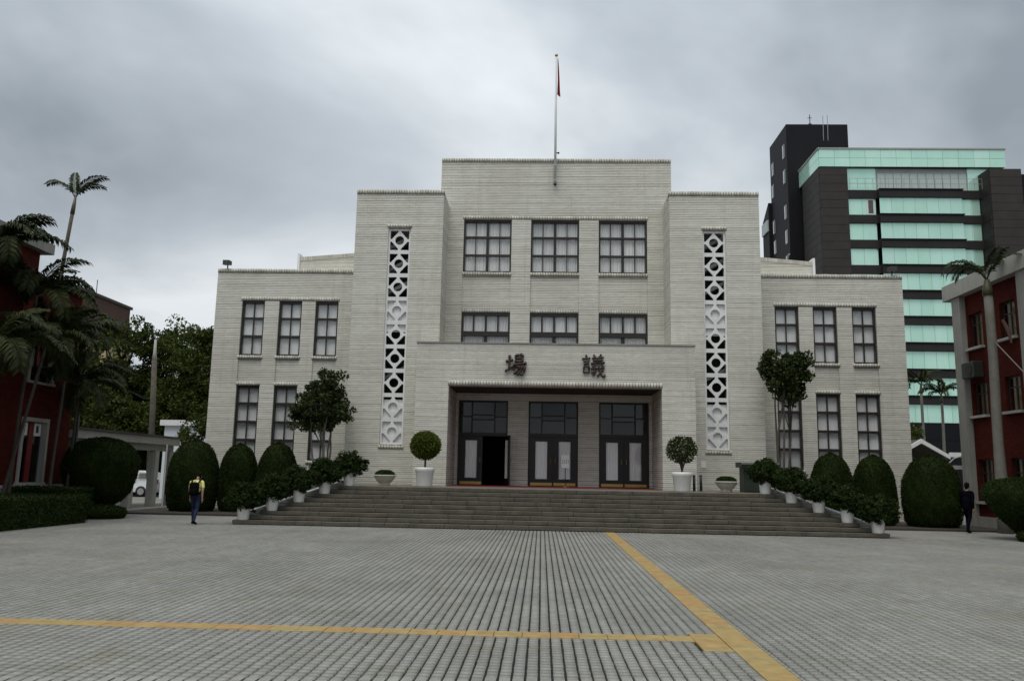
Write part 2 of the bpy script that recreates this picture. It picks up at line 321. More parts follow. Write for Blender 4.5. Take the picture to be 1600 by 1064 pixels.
class MB:
    def __init__(self): self.v = []; self.f = []; self.mi = []
    def add(self, vs, fs, mi=0):
        b = len(self.v); self.v += [tuple(x) for x in vs]; self.f += [tuple(b+i for i in f) for f in fs]; self.mi += [mi]*len(fs); return self
    def box(self, x0, x1, y0, y1, z0, z1, mi=0):
        vs = [(x0,y0,z0),(x1,y0,z0),(x1,y1,z0),(x0,y1,z0),(x0,y0,z1),(x1,y0,z1),(x1,y1,z1),(x0,y1,z1)]
        return self.add(vs, [(0,3,2,1),(4,5,6,7),(0,1,5,4),(1,2,6,5),(2,3,7,6),(3,0,4,7)], mi)
    def quad(self, a, b, c, d, mi=0): return self.add([a, b, c, d], [(0,1,2,3)], mi)
    def tube(self, pts, rad, n=8, mi=0, cap=True):
        pts = [Vector(p) for p in pts]; vs = []; fs = []
        if not isinstance(rad, (list, tuple)): rad = [rad]*len(pts)
        up = None
        for i, p in enumerate(pts):
            d = (pts[min(i+1, len(pts)-1)] - pts[max(i-1, 0)]).normalized()
            if up is None: up = Vector((1,0,0)) if abs(d.x) < 0.8 else Vector((0,1,0))
            a = (up - d*up.dot(d)).normalized(); up = a; c = d.cross(a)
            for k in range(n):
                t = 2*math.pi*k/n; vs.append(p + (a*math.cos(t) + c*math.sin(t))*rad[i])
        for i in range(len(pts)-1):
            for k in range(n): fs.append((i*n+k, i*n+(k+1)%n, (i+1)*n+(k+1)%n, (i+1)*n+k))
        if cap: fs.append(tuple(range(n-1, -1, -1))); fs.append(tuple((len(pts)-1)*n+k for k in range(n)))
        return self.add(vs, fs, mi)
    def lathe(self, prof, c=(0,0,0), n=32, mi=0):
        vs = []; fs = []
        for r, z in prof:
            for k in range(n):
                t = 2*math.pi*k/n; vs.append((c[0]+r*math.cos(t), c[1]+r*math.sin(t), c[2]+z))
        for i in range(len(prof)-1):
            for k in range(n): fs.append((i*n+k, i*n+(k+1)%n, (i+1)*n+(k+1)%n, (i+1)*n+k))
        fs.append(tuple(range(n-1, -1, -1))); fs.append(tuple((len(prof)-1)*n+k for k in range(n)))
        return self.add(vs, fs, mi)
    def prism_y(self, poly, y0, y1, mi=0):
        n = len(poly); vs = [(x, y0, z) for x, z in poly] + [(x, y1, z) for x, z in poly]
        fs = [tuple(range(n)), tuple(range(2*n-1, n-1, -1))] + [(k, n+k, n+(k+1)%n, (k+1)%n) for k in range(n)]
        return self.add(vs, fs, mi)
    def prism_x(self, poly, x0, x1, mi=0):
        n = len(poly); vs = [(x0, y, z) for y, z in poly] + [(x1, y, z) for y, z in poly]
        fs = [tuple(range(n)), tuple(range(2*n-1, n-1, -1))] + [(k, n+k, n+(k+1)%n, (k+1)%n) for k in range(n)]
        return self.add(vs, fs, mi)
    def prism_z(self, poly, z0, z1, mi=0):
        n = len(poly); vs = [(x, y, z0) for x, y in poly] + [(x, y, z1) for x, y in poly]
        fs = [tuple(range(n)), tuple(range(2*n-1, n-1, -1))] + [(k, n+k, n+(k+1)%n, (k+1)%n) for k in range(n)]
        return self.add(vs, fs, mi)
    def ellipsoid(self, c, r, nu=16, nv=10, mi=0):
        vs = [(c[0], c[1], c[2]-r[2])]; fs = []
        for j in range(1, nv):
            ph = -math.pi/2 + math.pi*j/nv
            for k in range(nu):
                t = 2*math.pi*k/nu; vs.append((c[0]+r[0]*math.cos(ph)*math.cos(t), c[1]+r[1]*math.cos(ph)*math.sin(t), c[2]+r[2]*math.sin(ph)))
        vs.append((c[0], c[1], c[2]+r[2])); last = len(vs)-1
        for k in range(nu): fs.append((0, 1+(k+1)%nu, 1+k))
        for j in range(nv-2):
            for k in range(nu): a = 1+j*nu; fs.append((a+k, a+(k+1)%nu, a+nu+(k+1)%nu, a+nu+k))
        a = 1+(nv-2)*nu
        for k in range(nu): fs.append((a+k, a+(k+1)%nu, last))
        return self.add(vs, fs, mi)
    def build(self, name, mats, parent=None, smooth=False, recalc=True, bevel=0.0):
        off = origin(parent) if parent is not None else Vector((0,0,0))
        me = bpy.data.meshes.new(name); me.from_pydata([(x-off.x, y-off.y, z-off.z) for x, y, z in self.v], [], self.f)
        me.polygons.foreach_set('material_index', self.mi)
        if recalc or bevel:
            bm = bmesh.new(); bm.from_mesh(me); bmesh.ops.recalc_face_normals(bm, faces=bm.faces)
            if bevel: bmesh.ops.bevel(bm, geom=list(bm.edges), offset=bevel, segments=1, affect='EDGES', profile=0.5)
            bm.to_mesh(me); bm.free()
        me.update()
        return link(name, me, mats, parent, smooth)
def copy_tree(o, parent=None):
    c = o.copy(); COL.objects.link(c); c.parent = parent
    for ch in o.children: copy_tree(ch, c)
    return c
def structure(o): o['kind'] = 'structure'; return o

# wall in the plane y = const with rectangular openings (reveals go through the thickness)
def wall_y(mb, x0, x1, z0, z1, y, t, holes):
    xs = sorted({x0, x1, *[h[0] for h in holes], *[h[1] for h in holes]}); zs = sorted({z0, z1, *[h[2] for h in holes], *[h[3] for h in holes]})
    inside = lambda a, c: any(h[0] < a < h[1] and h[2] < c < h[3] for h in holes)
    for i in range(len(xs)-1):
        for j in range(len(zs)-1):
            if inside((xs[i]+xs[i+1])/2, (zs[j]+zs[j+1])/2): continue
            a, b2, c, d = xs[i], xs[i+1], zs[j], zs[j+1]
            mb.quad((a,y,c), (b2,y,c), (b2,y,d), (a,y,d)); mb.quad((a,y+t,c), (a,y+t,d), (b2,y+t,d), (b2,y+t,c))
    for a, b2, c, d in holes:
        mb.quad((a,y,c), (a,y,d), (a,y+t,d), (a,y+t,c)); mb.quad((b2,y,c), (b2,y+t,c), (b2,y+t,d), (b2,y,d))
        mb.quad((a,y,d), (b2,y,d), (b2,y+t,d), (a,y+t,d)); mb.quad((a,y,c), (a,y+t,c), (b2,y+t,c), (b2,y,c))
    mb.quad((x0,y,z0), (x0,y,z1), (x0,y+t,z1), (x0,y+t,z0)); mb.quad((x1,y,z0), (x1,y+t,z0), (x1,y+t,z1), (x1,y,z1))
    mb.quad((x0,y,z1), (x1,y,z1), (x1,y+t,z1), (x0,y+t,z1)); mb.quad((x0,y,z0), (x0,y+t,z0), (x1,y+t,z0), (x1,y,z0))
    return mb

# ---------------------------------------------------------------- ground and plaza
structure(MB().box(-900, 900, -300, 2200, -0.6, -0.030).build('ground', 'ground_grey'))
GX0, GX1, GY0, GY1 = -13.0, 13.0, 4.0, 25.9
GX0 = round(GX0/PAV)*PAV; GX1 = round(GX1/PAV)*PAV; GY0 = round(GY0/PAV)*PAV
mbp = MB()
for a, b2, c, d in ((-48, GX0, -8, 60), (GX1, 48, -8, 60), (GX0, GX1, -8, GY0), (GX0, GX1, GY1, 34)):
    mbp.quad((a, c, 0), (b2, c, 0), (b2, d, 0), (a, d, 0))
paved = structure(mbp.build('pavement', 'paved_ground', recalc=False))
plaza = structure(MB().box(GX0, GX1, GY0, GY1, -0.029, -0.025).build('plaza', 'joint_dark'))
TX0, TX1 = 1.93, 2.23           # yellow guide strip towards the steps
TY0, TY1 = 9.09, 9.39           # yellow strip across
def pavers():
    nx = int(round((GX1-GX0)/PAV)); ny = int((GY1-GY0)/PAV)
    ii, jj = np.meshgrid(np.arange(nx), np.arange(ny), indexing='ij'); ii = ii.ravel(); jj = jj.ravel()
    x = GX0 + ii*PAV; y = GY0 + jj*PAV
    xa, xb = x+0.0115, x+PAV-0.0115; ya, yb = y+0.0011, y+PAV-0.0011
    # cut the pavers at the yellow strips
    keep = ~((xa > TX0-0.004) & (xb < TX1+0.004))
    xb = np.where((xa < TX0) & (xb > TX0-0.005), TX0-0.006, xb); xa = np.where((xa < TX1+0.005) & (xb > TX1), TX1+0.006, xa)
    cross = xb < TX0
    keep &= ~(cross & (ya > TY0-0.004) & (yb < TY1+0.004))
    yb = np.where(cross & (ya < TY0) & (yb > TY0-0.005), TY0-0.006, yb); ya = np.where(cross & (ya < TY1+0.005) & (yb > TY1), TY1+0.006, ya)
    pad = cross & (yb > 8.618) & (ya < 9.534) & (xb > 1.616)          # square pad where the two strips meet
    keep &= ~(pad & (xa > 1.616-0.012) & (ya > 8.606) & (yb < 9.546))
    part = pad & (ya > 8.606) & (yb < 9.546); xb = np.where(part & (xa < 1.616), 1.616, xb)
    yb = np.where(pad & ~part & (ya < 8.618), 8.616, yb); ya = np.where(pad & ~part & (yb > 9.534) & (ya > 9.3), 9.536, ya)
    keep &= (xb-xa > 0.012) & (yb-ya > 0.012)
    xa, xb, ya, yb = xa[keep], xb[keep], ya[keep], yb[keep]; n = len(xa)
    z = rng.normal(0, 0.0007, n); tx = rng.normal(0, 0.0006, n); ty = rng.normal(0, 0.0006, n); zb = np.full(n, -0.026)
    wob = rng.normal(0, 0.0012, n); xa += wob; xb += wob
    V = np.stack([np.stack([xa, ya, zb], 1), np.stack([xb, ya, zb], 1), np.stack([xb, yb, zb], 1), np.stack([xa, yb, zb], 1),
                  np.stack([xa, ya, z-tx-ty], 1), np.stack([xb, ya, z+tx-ty], 1), np.stack([xb, yb, z+tx+ty], 1), np.stack([xa, yb, z-tx+ty], 1)], 1)
    # the 300 nearest pavers in view, one object each
    vx = (xa+xb)/2; vy = (ya+yb)/2
    ahead = -0.03807; lat = (vx - ahead*vy)/vy
    near = 6.78 + 0.11*(lat)*6.9
    score = np.where((np.abs(lat) < 0.60) & (vy > near), vy-near, 1e9)
    pick = np.argsort(score)[:300]; m = np.zeros(n, bool); m[pick] = True
    F = np.array([(4,5,6,7),(0,1,5,4),(1,2,6,5),(2,3,7,6),(3,0,4,7)])
    Vr = V[~m]; k = len(Vr)
    me = np_mesh('pavers', Vr.reshape(-1, 3), (F[None] + 8*np.arange(k)[:, None, None]).reshape(-1, 4))
    o = link('pavers', me, 'paver', plaza); o['kind'] = 'stuff'
    for q in pick:
        c = np.array([vx[q], vy[q], 0.0]); me = bpy.data.meshes.new('paver'); me.from_pydata([tuple(p) for p in (V[q]-c)], [], [tuple(f) for f in F])
        p = link('paver', me, 'paver', plaza); p.location = c
pavers()
def tactile_tiles():
    def tile_mesh(w, d):
        mb = MB(); mb.box(-w/2, w/2, -d/2, d/2, -0.024, 0.002); o = mb.build('tile', 'tactile_yellow', bevel=0.003); me = o.data; bpy.data.objects.remove(o); return me
    T = 0.302; full = tile_mesh(T-0.006, 0.294); side = tile_mesh(0.294, T-0.006)
    x = TX0 - T/2
    while x > GX0:
        if x < 1.62 - T/2 + 0.02:
            o = link('tile', full, 'tactile_yellow', plaza); o.location = (x, (TY0+TY1)/2, rng.normal(0, 0.0006)); o.rotation_euler = (rng.normal(0, .003), rng.normal(0, .003), 0)
        x -= T
    y = 4.6
    while y < GY1 - 0.12:
        o = link('tile', side, 'tactile_yellow', plaza); o.location = ((TX0+TX1)/2, y, rng.normal(0, 0.0006)); o.rotation_euler = (rng.normal(0, .003), rng.normal(0, .003), 0)
        y += T
    for k in range(3):
        o = link('tile', side, 'tactile_yellow', plaza); o.location = (1.775, 8.774+k*T, 0.0)
tactile_tiles()

# ---------------------------------------------------------------- entrance steps and terrace
CX = 0.47
NST, RISE, TREAD, SY = 9, 1.2/9, 0.268, 25.9
def hw(k): return 10.02 - 0.345*(k-1)
core = MB()
for k in range(1, NST+1):
    core.box(CX-hw(k)+0.03, CX+hw(k)-0.03, SY+TREAD*(k-1)+0.05, SY+TREAD*(NST-1)+0.40-0.01*k, (k-1)*RISE+0.002, k*RISE-0.012)
steps = structure(core.build('entrance_steps', 'joint_dark'))
for k in range(1, NST+1):
    x = CX-hw(k); y0 = SY+TREAD*(k-1)
    while x < CX+hw(k)-0.02:
        ln = rnd.uniform(0.75, 1.25); x1 = min(x+ln, CX+hw(k))
        if CX+hw(k)-x1 < 0.35: x1 = CX+hw(k)
        j = rnd.uniform(-0.010, 0.006); t = rnd.uniform(-0.004, 0.003)
        MB().box(x+0.004, x1-0.004, y0+j, y0+TREAD+0.06 if k < NST else y0+0.42, (k-1)*RISE+0.016, k*RISE+t).build('stone', 'step_stone', steps, bevel=0.008)
        x = x1
terrace = structure(MB().box(CX-8.7, CX+8.7, SY+TREAD*8+0.43, 35.4, 0.0, 1.196).build('terrace', 'terrace_stone'))
for s in (-1, 1):                                  # yellow guide tiles on the terrace
    for q in range(5):
        cx_ = CX+s*(5.35+0.31*q); MB().box(cx_-0.15, cx_+0.15, 28.75, 29.05, 1.19, 1.203).build('tile', 'tactile_yellow', terrace)
# sloping white tiled cheek walls behind the pots
for s, side in ((-1, 'left'), (1, 'right')):
    a = Vector((CX+s*9.75, SY+0.55)); b2 = Vector((CX+s*7.15, SY+2.75)); d = (b2-a).normalized(); nrm = Vector((-d.y, d.x))*(-s if s < 0 else -s)
    nrm = Vector((abs(d.y)*s, abs(d.x)))*0.22
    vs = [(a.x, a.y, 0), (b2.x, b2.y, 0), (b2.x, b2.y, 1.36), (a.x, a.y, 0.30)]
    vs += [(x+nrm.x, y+nrm.y, z) for x, y, z in vs]
    root = thing('cheek_wall', ((a.x+b2.x)/2, (a.y+b2.y)/2, 0), 'low sloping white tiled wall behind the pots, %s end of the steps' % side, 'wall', 'sloping walls beside the steps')
    mb = MB(); mb.add(vs, [(0,1,2,3), (7,6,5,4), (0,4,5,1), (1,5,6,2), (2,6,7,3), (3,7,4,0)]); mb.build('wall', 'white_tile', root)
    e = nrm*0.12
    cv = [(a.x-e.x, a.y-e.y, 0.303), (b2.x-e.x, b2.y-e.y, 1.363), (b2.x+nrm.x+e.x, b2.y+nrm.y+e.y, 1.363), (a.x+nrm.x+e.x, a.y+nrm.y+e.y, 0.303)]
    cv += [(x, y, z+0.05) for x, y, z in cv]
    MB().add(cv, [(0,3,2,1), (4,5,6,7), (0,1,5,4), (1,2,6,5), (2,3,7,6), (3,0,4,7)]).build('coping', 'white_paint', root)
# planting beds between steps and wings
for s in (-1, 1):
    x0, x1 = sorted((CX+s*8.75, CX+s*16.2))
    structure(MB().box(x0, x1, 30.2, 35.45, -0.05, 0.06).build('planting_bed', 'soil'))

# ---------------------------------------------------------------- the assembly hall
hall = thing('assembly_hall', (CX, 34, 0), 'broad symmetrical assembly hall faced in white ribbed tile at the top of the steps', 'building')
YW, YT, YB, YP, YD = 35.5, 34.0, 35.9, 32.0, 35.0
WCOL = (10.0, 11.62, 13.28); WW = 1.02
CCOL = (-3.02, 0.0, 3.02); CW = 2.15
def soldier(x0, x1, y, z0, z1, pitch=0.115, depth=0.10, proud=0.02):
    """row of bricks set upright"""
    n = max(1, int(round((x1-x0)/pitch))); w = (x1-x0)/n; k = np.arange(n)
    xa = x0+k*w+0.010; xb = x0+(k+1)*w-0.010; ya = y-proud+rng.uniform(-0.002, 0.002, n); yb = np.full(n, y+depth); za = np.full(n, z0); zb = z1+rng.normal(0, 0.003, n)
    V = np.stack([np.stack(c, 1) for c in ((xa,ya,za),(xb,ya,za),(xb,yb,za),(xa,yb,za),(xa,ya,zb),(xb,ya,zb),(xb,yb,zb),(xa,yb,zb))], 1).reshape(-1, 3) - np.array(origin(hall))
    F = np.array([(0,3,2,1),(4,5,6,7),(0,1,5,4),(1,2,6,5),(2,3,7,6),(3,0,4,7)])
    o_ = np.array(origin(hall)); a, b2, c, d = (x0+0.004, y-proud*0.3, z0+0.002), (x1-0.004, y+depth-0.004, z1-0.012), 0, 0
    B = np.array([(a[0],a[1],a[2]),(b2[0],a[1],a[2]),(b2[0],b2[1],a[2]),(a[0],b2[1],a[2]),(a[0],a[1],b2[2]),(b2[0],a[1],b2[2]),(b2[0],b2[1],b2[2]),(a[0],b2[1],b2[2])]) - o_
    V = np.concatenate([V, B]); k = np.arange(n+1)
    me = np_mesh('soldier_course', V, (F[None]+8*k[:, None, None]).reshape(-1, 4)); o = link('soldier_course', me, ['tile_plain', 'mortar'], hall); o['kind'] = 'stuff'
    mi = np.zeros(6*(n+1), np.int32); mi[-6:] = 1; me.polygons.foreach_set('material_index', mi)
varied('mortar', (0.22, 0.205, 0.17), 0.9, 0.2, 3.0)
def tile_plain():
    m, N, L, b = mat('tile_plain', (0.62, 0.60, 0.53), 0.6)
    g = N.new('ShaderNodeNewGeometry')
    c = rampn(N, L, g.outputs['Random Per Island'], [(0, (0.46, 0.447, 0.392)), (0.6, (0.55, 0.535, 0.472)), (1, (0.61, 0.595, 0.53))])
    c = mixc(N, L, 0.8, c, rampn(N, L, noise(N, L, g.outputs['Position'], 2.0, 5), [(0.3, (0.72, 0.70, 0.66)), (0.7, (1.05, 1.05, 1.05))]), 'MULTIPLY')
    L.new(c, b.inputs['Base Color'])
tile_plain()
# wings
for s in (-1, 1):
    cols = [CX+s*c for c in WCOL]; holes = [(c-WW/2, c+WW/2, 2.1, 9.05) for c in cols]
    x0, x1 = sorted((CX+s*8.3, CX+s*14.97))
    wall_y(MB(), x0, x1, 0, 10.30, YW, 0.45, holes).build('wing_wall', 'white_tile', hall)
    MB().box(x0, x1, YW+0.45, 62, 0, 10.22).build('wing_body', 'white_tile', hall)
    for c in cols:
        MB().box(c-WW/2+0.002, c+WW/2-0.002, YW+0.06, YW+0.40, 5.29, 6.60).build('spandrel', 'white_tile', hall)
        soldier(c-WW/2-0.05, c+WW/2+0.05, YW, 6.46, 6.598, proud=0.035, depth=0.05)
        soldier(c-WW/2-0.05, c+WW/2+0.05, YW, 1.95, 2.098, proud=0.035, depth=0.05)
        soldier(c-WW/2-0.03, c+WW/2+0.03, YW, 5.292, 5.43, proud=0.012, depth=0.05)
    xa, xb = min(cols)-WW/2-0.05, max(cols)+WW/2+0.05
    soldier(xa, xb, YW, 9.053, 9.20, proud=0.012, depth=0.05)
    soldier(x0-0.01 if s < 0 else x0, x1 if s < 0 else x1+0.01, YW, 10.303, 10.48, depth=0.35, proud=0.03)
    MB().box(*((x0-0.005, x0+0.35) if s < 0 else (x1-0.35, x1+0.005)), YW+0.36, 62, 10.222, 10.46).build('parapet', 'white_tile', hall)
# towers with the lattice strips
LX0, LX1, LZ0, LZ1 = 6.17, 7.13, 2.77, 11.98
for s in (-1, 1):
    x0, x1 = sorted((CX+s*4.8, CX+s*8.55)); h0, h1 = sorted((CX+s*LX0, CX+s*LX1))
    wall_y(MB(), x0, x1, 0, 13.46, YT, 0.6, [(h0, h1, LZ0, LZ1)]).build('tower_wall', 'white_tile', hall)
    mb = MB(); mb.box(x0, x1, YT+1.6, 37.8, 0, 13.40)
    mb.box(x0, h0-0.12, YT+0.6, YT+1.6, 0, 13.40); mb.box(h1+0.12, x1, YT+0.6, YT+1.6, 0, 13.40); mb.build('tower_body', 'white_tile', hall)
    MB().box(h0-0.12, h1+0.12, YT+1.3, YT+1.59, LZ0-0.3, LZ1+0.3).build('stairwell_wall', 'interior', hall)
    soldier(x0-0.01, x1+0.01, YT, 13.463, 13.66, depth=0.35, proud=0.03)
    soldier(h0-0.05, h1+0.05, YT, 11.983, 12.12, proud=0.03, depth=0.05)
    soldier(h0-0.05, h1+0.05, YT, 2.62, 2.767, proud=0.03, depth=0.05)
    MB().box(*((x0, x0+0.35) if s > 0 else (x1-0.35, x1)), YT+0.36, 37.8, 13.402, 13.63).build('parapet', 'white_tile', hall)
    # stair flights seen through the lattice
    for q in range(4):
        za = 9.2+q*1.0 if q < 3 else 5.5
        mb = MB(); xa, xb = h0-0.1, h1+0.1
        mb.prism_y([(xa, za), (xb, za+0.62), (xb, za+0.78), (xa, za+0.16)], YT+0.75, YT+1.28); mb.build('stair_flight', 'grey_panel', hall)
# lattice panel: square frame, diamond and round hole, cut as one plate
PH = (LZ1-LZ0-0.06)/9; PW = LX1-LX0-0.02
def lattice_mesh():
    cu = bpy.data.curves.new('lattice', 'CURVE'); cu.dimensions = '2D'; cu.fill_mode = 'BOTH'; cu.extrude = 0.035; cu.resolution_u = 4
    def poly(pts):
        sp = cu.splines.new('POLY'); sp.points.add(len(pts)-1); sp.use_cyclic_u = True
        for p, (x, y) in zip(sp.points, pts): p.co = (x, y, 0, 1)
    w, h = PW, PH-0.002
    poly([(-w/2, -h/2), (w/2, -h/2), (w/2, h/2), (-w/2, h/2)])
    a, b2 = 0.43*w, 0.42*h      # inner field half sizes
    cut = [(-a, b2), (-0.065*w, b2), (-0.065*w, b2-0.06*h), (-a+0.07*w, 0.055*h), (-a, 0.055*h)]
    for sx in (1, -1):
        for sy in (1, -1): poly([(sx*x, sy*y) for x, y in cut])
    poly([(0.205*w*math.cos(t), 0.205*w*math.sin(t)) for t in np.linspace(0, 2*math.pi, 25)[:-1]])
    o = bpy.data.objects.new('tmp', cu); COL.objects.link(o); dg = bpy.context.evaluated_depsgraph_get()
    me = bpy.data.meshes.new_from_object(o.evaluated_get(dg)); bpy.data.objects.remove(o)
    me.transform(Matrix.Rotation(R(90), 4, 'X')); me.materials.clear(); return me
LAT = lattice_mesh()
for s in (-1, 1):
    c = CX+s*(LX0+LX1)/2
    MB().box(c-PW/2-0.008, c-PW/2-0.001, YT+0.06, YT+0.3, LZ0+0.002, LZ1-0.002).box(c+PW/2+0.001, c+PW/2+0.008, YT+0.06, YT+0.3, LZ0+0.002, LZ1-0.002).build('lattice_frame', 'white_paint', hall)
    for k in range(9):
        zc = LZ1-0.03-PH*(k+0.5)
        o = link('lattice_panel', LAT, 'white_paint', hall); o.location = Vector((c, YT+0.13, zc))-origin(hall)
        blind = {3: (-0.5, 0.5), 4: (0.12, 0.5), 7: (-0.5, 0.32), 8: (-0.5, 0.5)}.get(k)
        if blind:
            MB().box(c-PW/2, c+PW/2, YT+0.20, YT+0.24, zc+blind[0]*PH+0.001, zc+blind[1]*PH-0.001).build('blind_board', 'white_paint', hall)
# central block
cols = [CX+c for c in CCOL]; holes = [(c-CW/2, c+CW/2, 6.85, 12.97) for c in cols]
wall_y(MB(), CX-5.18, CX+5.18, 5.9, 15.66, YB, 0.5, holes).build('central_wall', 'white_tile', hall)
MB().box(CX-5.18, CX+5.18, YB+0.5, 62, 6.0, 15.55).build('central_body', 'white_tile', hall)
MB().box(CX-5.18, CX-4.83, YB+0.36, 62, 15.552, 15.80).box(CX+4.83, CX+5.18, YB+0.36, 62, 15.552, 15.80).build('parapet', 'white_tile', hall)
soldier(CX-5.19, CX+5.19, YB, 15.663, 15.84, depth=0.35, proud=0.03)
soldier(CX-3.02-CW/2-0.05, CX+3.02+CW/2+0.05, YB, 12.973, 13.14, proud=0.012, depth=0.05)
for c in cols:
    MB().box(c-CW/2+0.002, c+CW/2-0.002, YB+0.06, YB+0.45, 8.72, 10.53).build('spandrel', 'white_tile', hall)
    soldier(c-CW/2-0.02, c+CW/2+0.02, YB, 10.38, 10.528, proud=0.03, depth=0.085)
    soldier(c-CW/2+0.005, c+CW/2-0.005, YB+0.06, 8.722, 8.86, proud=0.012, depth=0.05)
# raked parapet of the auditorium behind
pz = lambda x: 12.72 + (13.3-abs(x))*0.085
MB().prism_y([(CX-13.3, 10.0), (CX+13.3, 10.0), (CX+13.3, pz(13.3)), (CX, pz(0)), (CX-13.3, pz(13.3))], 42.0, 62).build('auditorium_wall', 'white_tile', hall)
def raked_soldier(s):
    mb = MB(); n = 100
    for k in range(n):
        xa = 13.3-k*0.092; a = CX+s*(xa-0.006); b2 = CX+s*(xa-0.086); z = pz(xa)
        mb.box(min(a, b2), max(a, b2), 41.97, 42.3, z-0.17, z+0.03)
    o = mb.build('soldier_course', 'tile_plain', hall); o['kind'] = 'stuff'
for s in (-1, 1):
    raked_soldier(s)
    MB().box(*sorted((CX+s*13.302, CX+s*13.42)), 41.9, 42.5, 10.2, 12.92).build('corner_strip', 'white_paint', hall)
# portico
mb = MB(); wall_y(mb, CX-5.4, CX+5.4, 1.19, 6.70, YP, 0.45, [(CX-4.12, CX+4.12, 1.19, 5.05)])
mb.build('portico_wall', 'white_tile', hall)
for s in (-1, 1):
    x0, x1 = sorted((CX+s*4.12, CX+s*5.4)); MB().box(x0, x1, YP+0.45, YD+0.9, 1.19, 6.60).build('portico_side', 'white_tile', hall)
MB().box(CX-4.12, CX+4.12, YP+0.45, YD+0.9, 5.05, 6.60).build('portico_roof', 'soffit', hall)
MB().box(CX-5.43, CX+5.43, YP-0.03, YP+0.5, 6.703, 6.76).build('portico_coping', 'concrete', hall)
soldier(CX-4.15, CX+4.15, YP, 5.053, 5.24, proud=0.010, depth=0.05)
DC = (-2.96, 0.0, 2.96); DW = 2.09
dh = [(CX+c-DW/2, CX+c+DW/2, 1.19, 4.75) for c in DC]
wall_y(MB(), CX-4.118, CX+4.118, 1.19, 5.048, YD, 0.4, dh).build('portico_back_wall', 'white_tile', hall)
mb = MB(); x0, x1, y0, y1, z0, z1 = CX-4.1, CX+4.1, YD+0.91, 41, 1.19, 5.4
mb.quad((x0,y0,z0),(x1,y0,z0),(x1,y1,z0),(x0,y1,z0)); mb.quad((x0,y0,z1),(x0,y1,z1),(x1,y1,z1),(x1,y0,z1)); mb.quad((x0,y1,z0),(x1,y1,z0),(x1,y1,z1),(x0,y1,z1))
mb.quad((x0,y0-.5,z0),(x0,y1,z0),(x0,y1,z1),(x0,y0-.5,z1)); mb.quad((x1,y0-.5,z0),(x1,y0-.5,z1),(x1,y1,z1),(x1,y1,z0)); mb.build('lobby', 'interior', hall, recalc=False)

# windows
def curtain_obj(x0, x1, z0, z1, y, parent, pleat=0.11, amp=0.022, m='curtain', seed=0):
    n = max(8, int((x1-x0)/0.012)); xs = np.linspace(x0, x1, n); r = np.random.default_rng(seed)
    ph = np.cumsum(r.normal(1, 0.25, n))*(x1-x0)/n/pleat*2*math.pi + r.uniform(0, 6)
    yo = np.sin(ph)*amp + np.sin(ph*0.37)*amp*0.5
    off = np.array(origin(parent))
    rows = [(z0, 1.0), ((z0+z1)/2, 1.0), (z1, 0.7)]
    V = np.concatenate([np.stack([xs, y+yo*a, np.full(n, z)], 1) for z, a in rows]) - off
    F = [(j*n+i, j*n+i+1, (j+1)*n+i+1, (j+1)*n+i) for j in range(2) for i in range(n-1)]
    return link('curtain', np_mesh('curtain', V, F), m, parent, smooth=True)
PANE = {}
def pane_obj(x0, x1, z0, z1, y, parent, m='window_glass', tilt=0.014):
    key = (round(x1-x0, 3), round(z1-z0, 3), m)
    if key not in PANE:
        w, h = key[0]/2, key[1]/2; o = MB().box(-w, w, -0.003, 0.003, -h, h).build('pane', m); PANE[key] = o.data; bpy.data.objects.remove(o)
    o = link('pane', PANE[key], m, parent); o.location = Vector(((x0+x1)/2, y, (z0+z1)/2))-origin(parent)
    o.rotation_euler = (rng.normal(0, tilt), 0, rng.normal(0, tilt)); return o
def window(x0, x1, z0, z1, y, xbars, zbars, seed, cloth='curtain', pleat=0.11, amp=0.022, edge=0.075):
    """xbars, zbars: (position as a fraction, half width, is heavy)"""
    mb = MB(); d0, d1 = y+0.09, y+0.24
    mb.box(x0+.001, x0+edge, d0, d1, z0+.001, z1-.001); mb.box(x1-edge, x1-.001, d0, d1, z0+.001, z1-.001)
    mb.box(x0+edge, x1-edge, d0, d1, z0+.001, z0+edge); mb.box(x0+edge, x1-edge, d0, d1, z1-edge*1.5, z1-.001)  # top rail thickened; its dark colour stands in for the lintel's shadow
    X = [x0+edge]; Z = [z0+edge]
    for f_, hw_ in zbars:
        z = z0+(z1-z0)*f_; mb.box(x0+edge, x1-edge, d0+0.03, d1-0.004, z-hw_, z+hw_); Z += [z-hw_, z+hw_]
    for f_, hw_ in xbars:
        x = x0+(x1-x0)*f_; mb.box(x-hw_, x+hw_, d0+0.06, d1-0.008, z0+edge, z1-edge); X += [x-hw_, x+hw_]
    X.append(x1-edge); Z.append(z1-edge*1.5)
    w = mb.build('window', 'frame_dark', hall)
    for i in range(0, len(X), 2):
        for j in range(0, len(Z), 2): pane_obj(X[i]+.001, X[i+1]-.001, Z[j]+.001, Z[j+1]-.001, y+0.205, w)
    curtain_obj(x0+0.02, x1-0.02, z0+0.01, z1-0.01, y+0.285, w, pleat, amp, cloth, seed)
    return w
sd = 0
for s in (-1, 1):
    for c in WCOL:
        c = CX+s*c; sd += 1
        window(c-WW/2, c+WW/2, 6.602, 9.05, YW, [(0.5, 0.022)], [(0.35, 0.058), (0.68, 0.048)], sd, 'blind', 0.9, 0.012)
        window(c-WW/2, c+WW/2, 2.102, 5.288, YW, [(0.5, 0.022)], [(0.26, 0.06), (0.505, 0.055), (0.755, 0.055)], sd+20, 'blind', 0.9, 0.012)
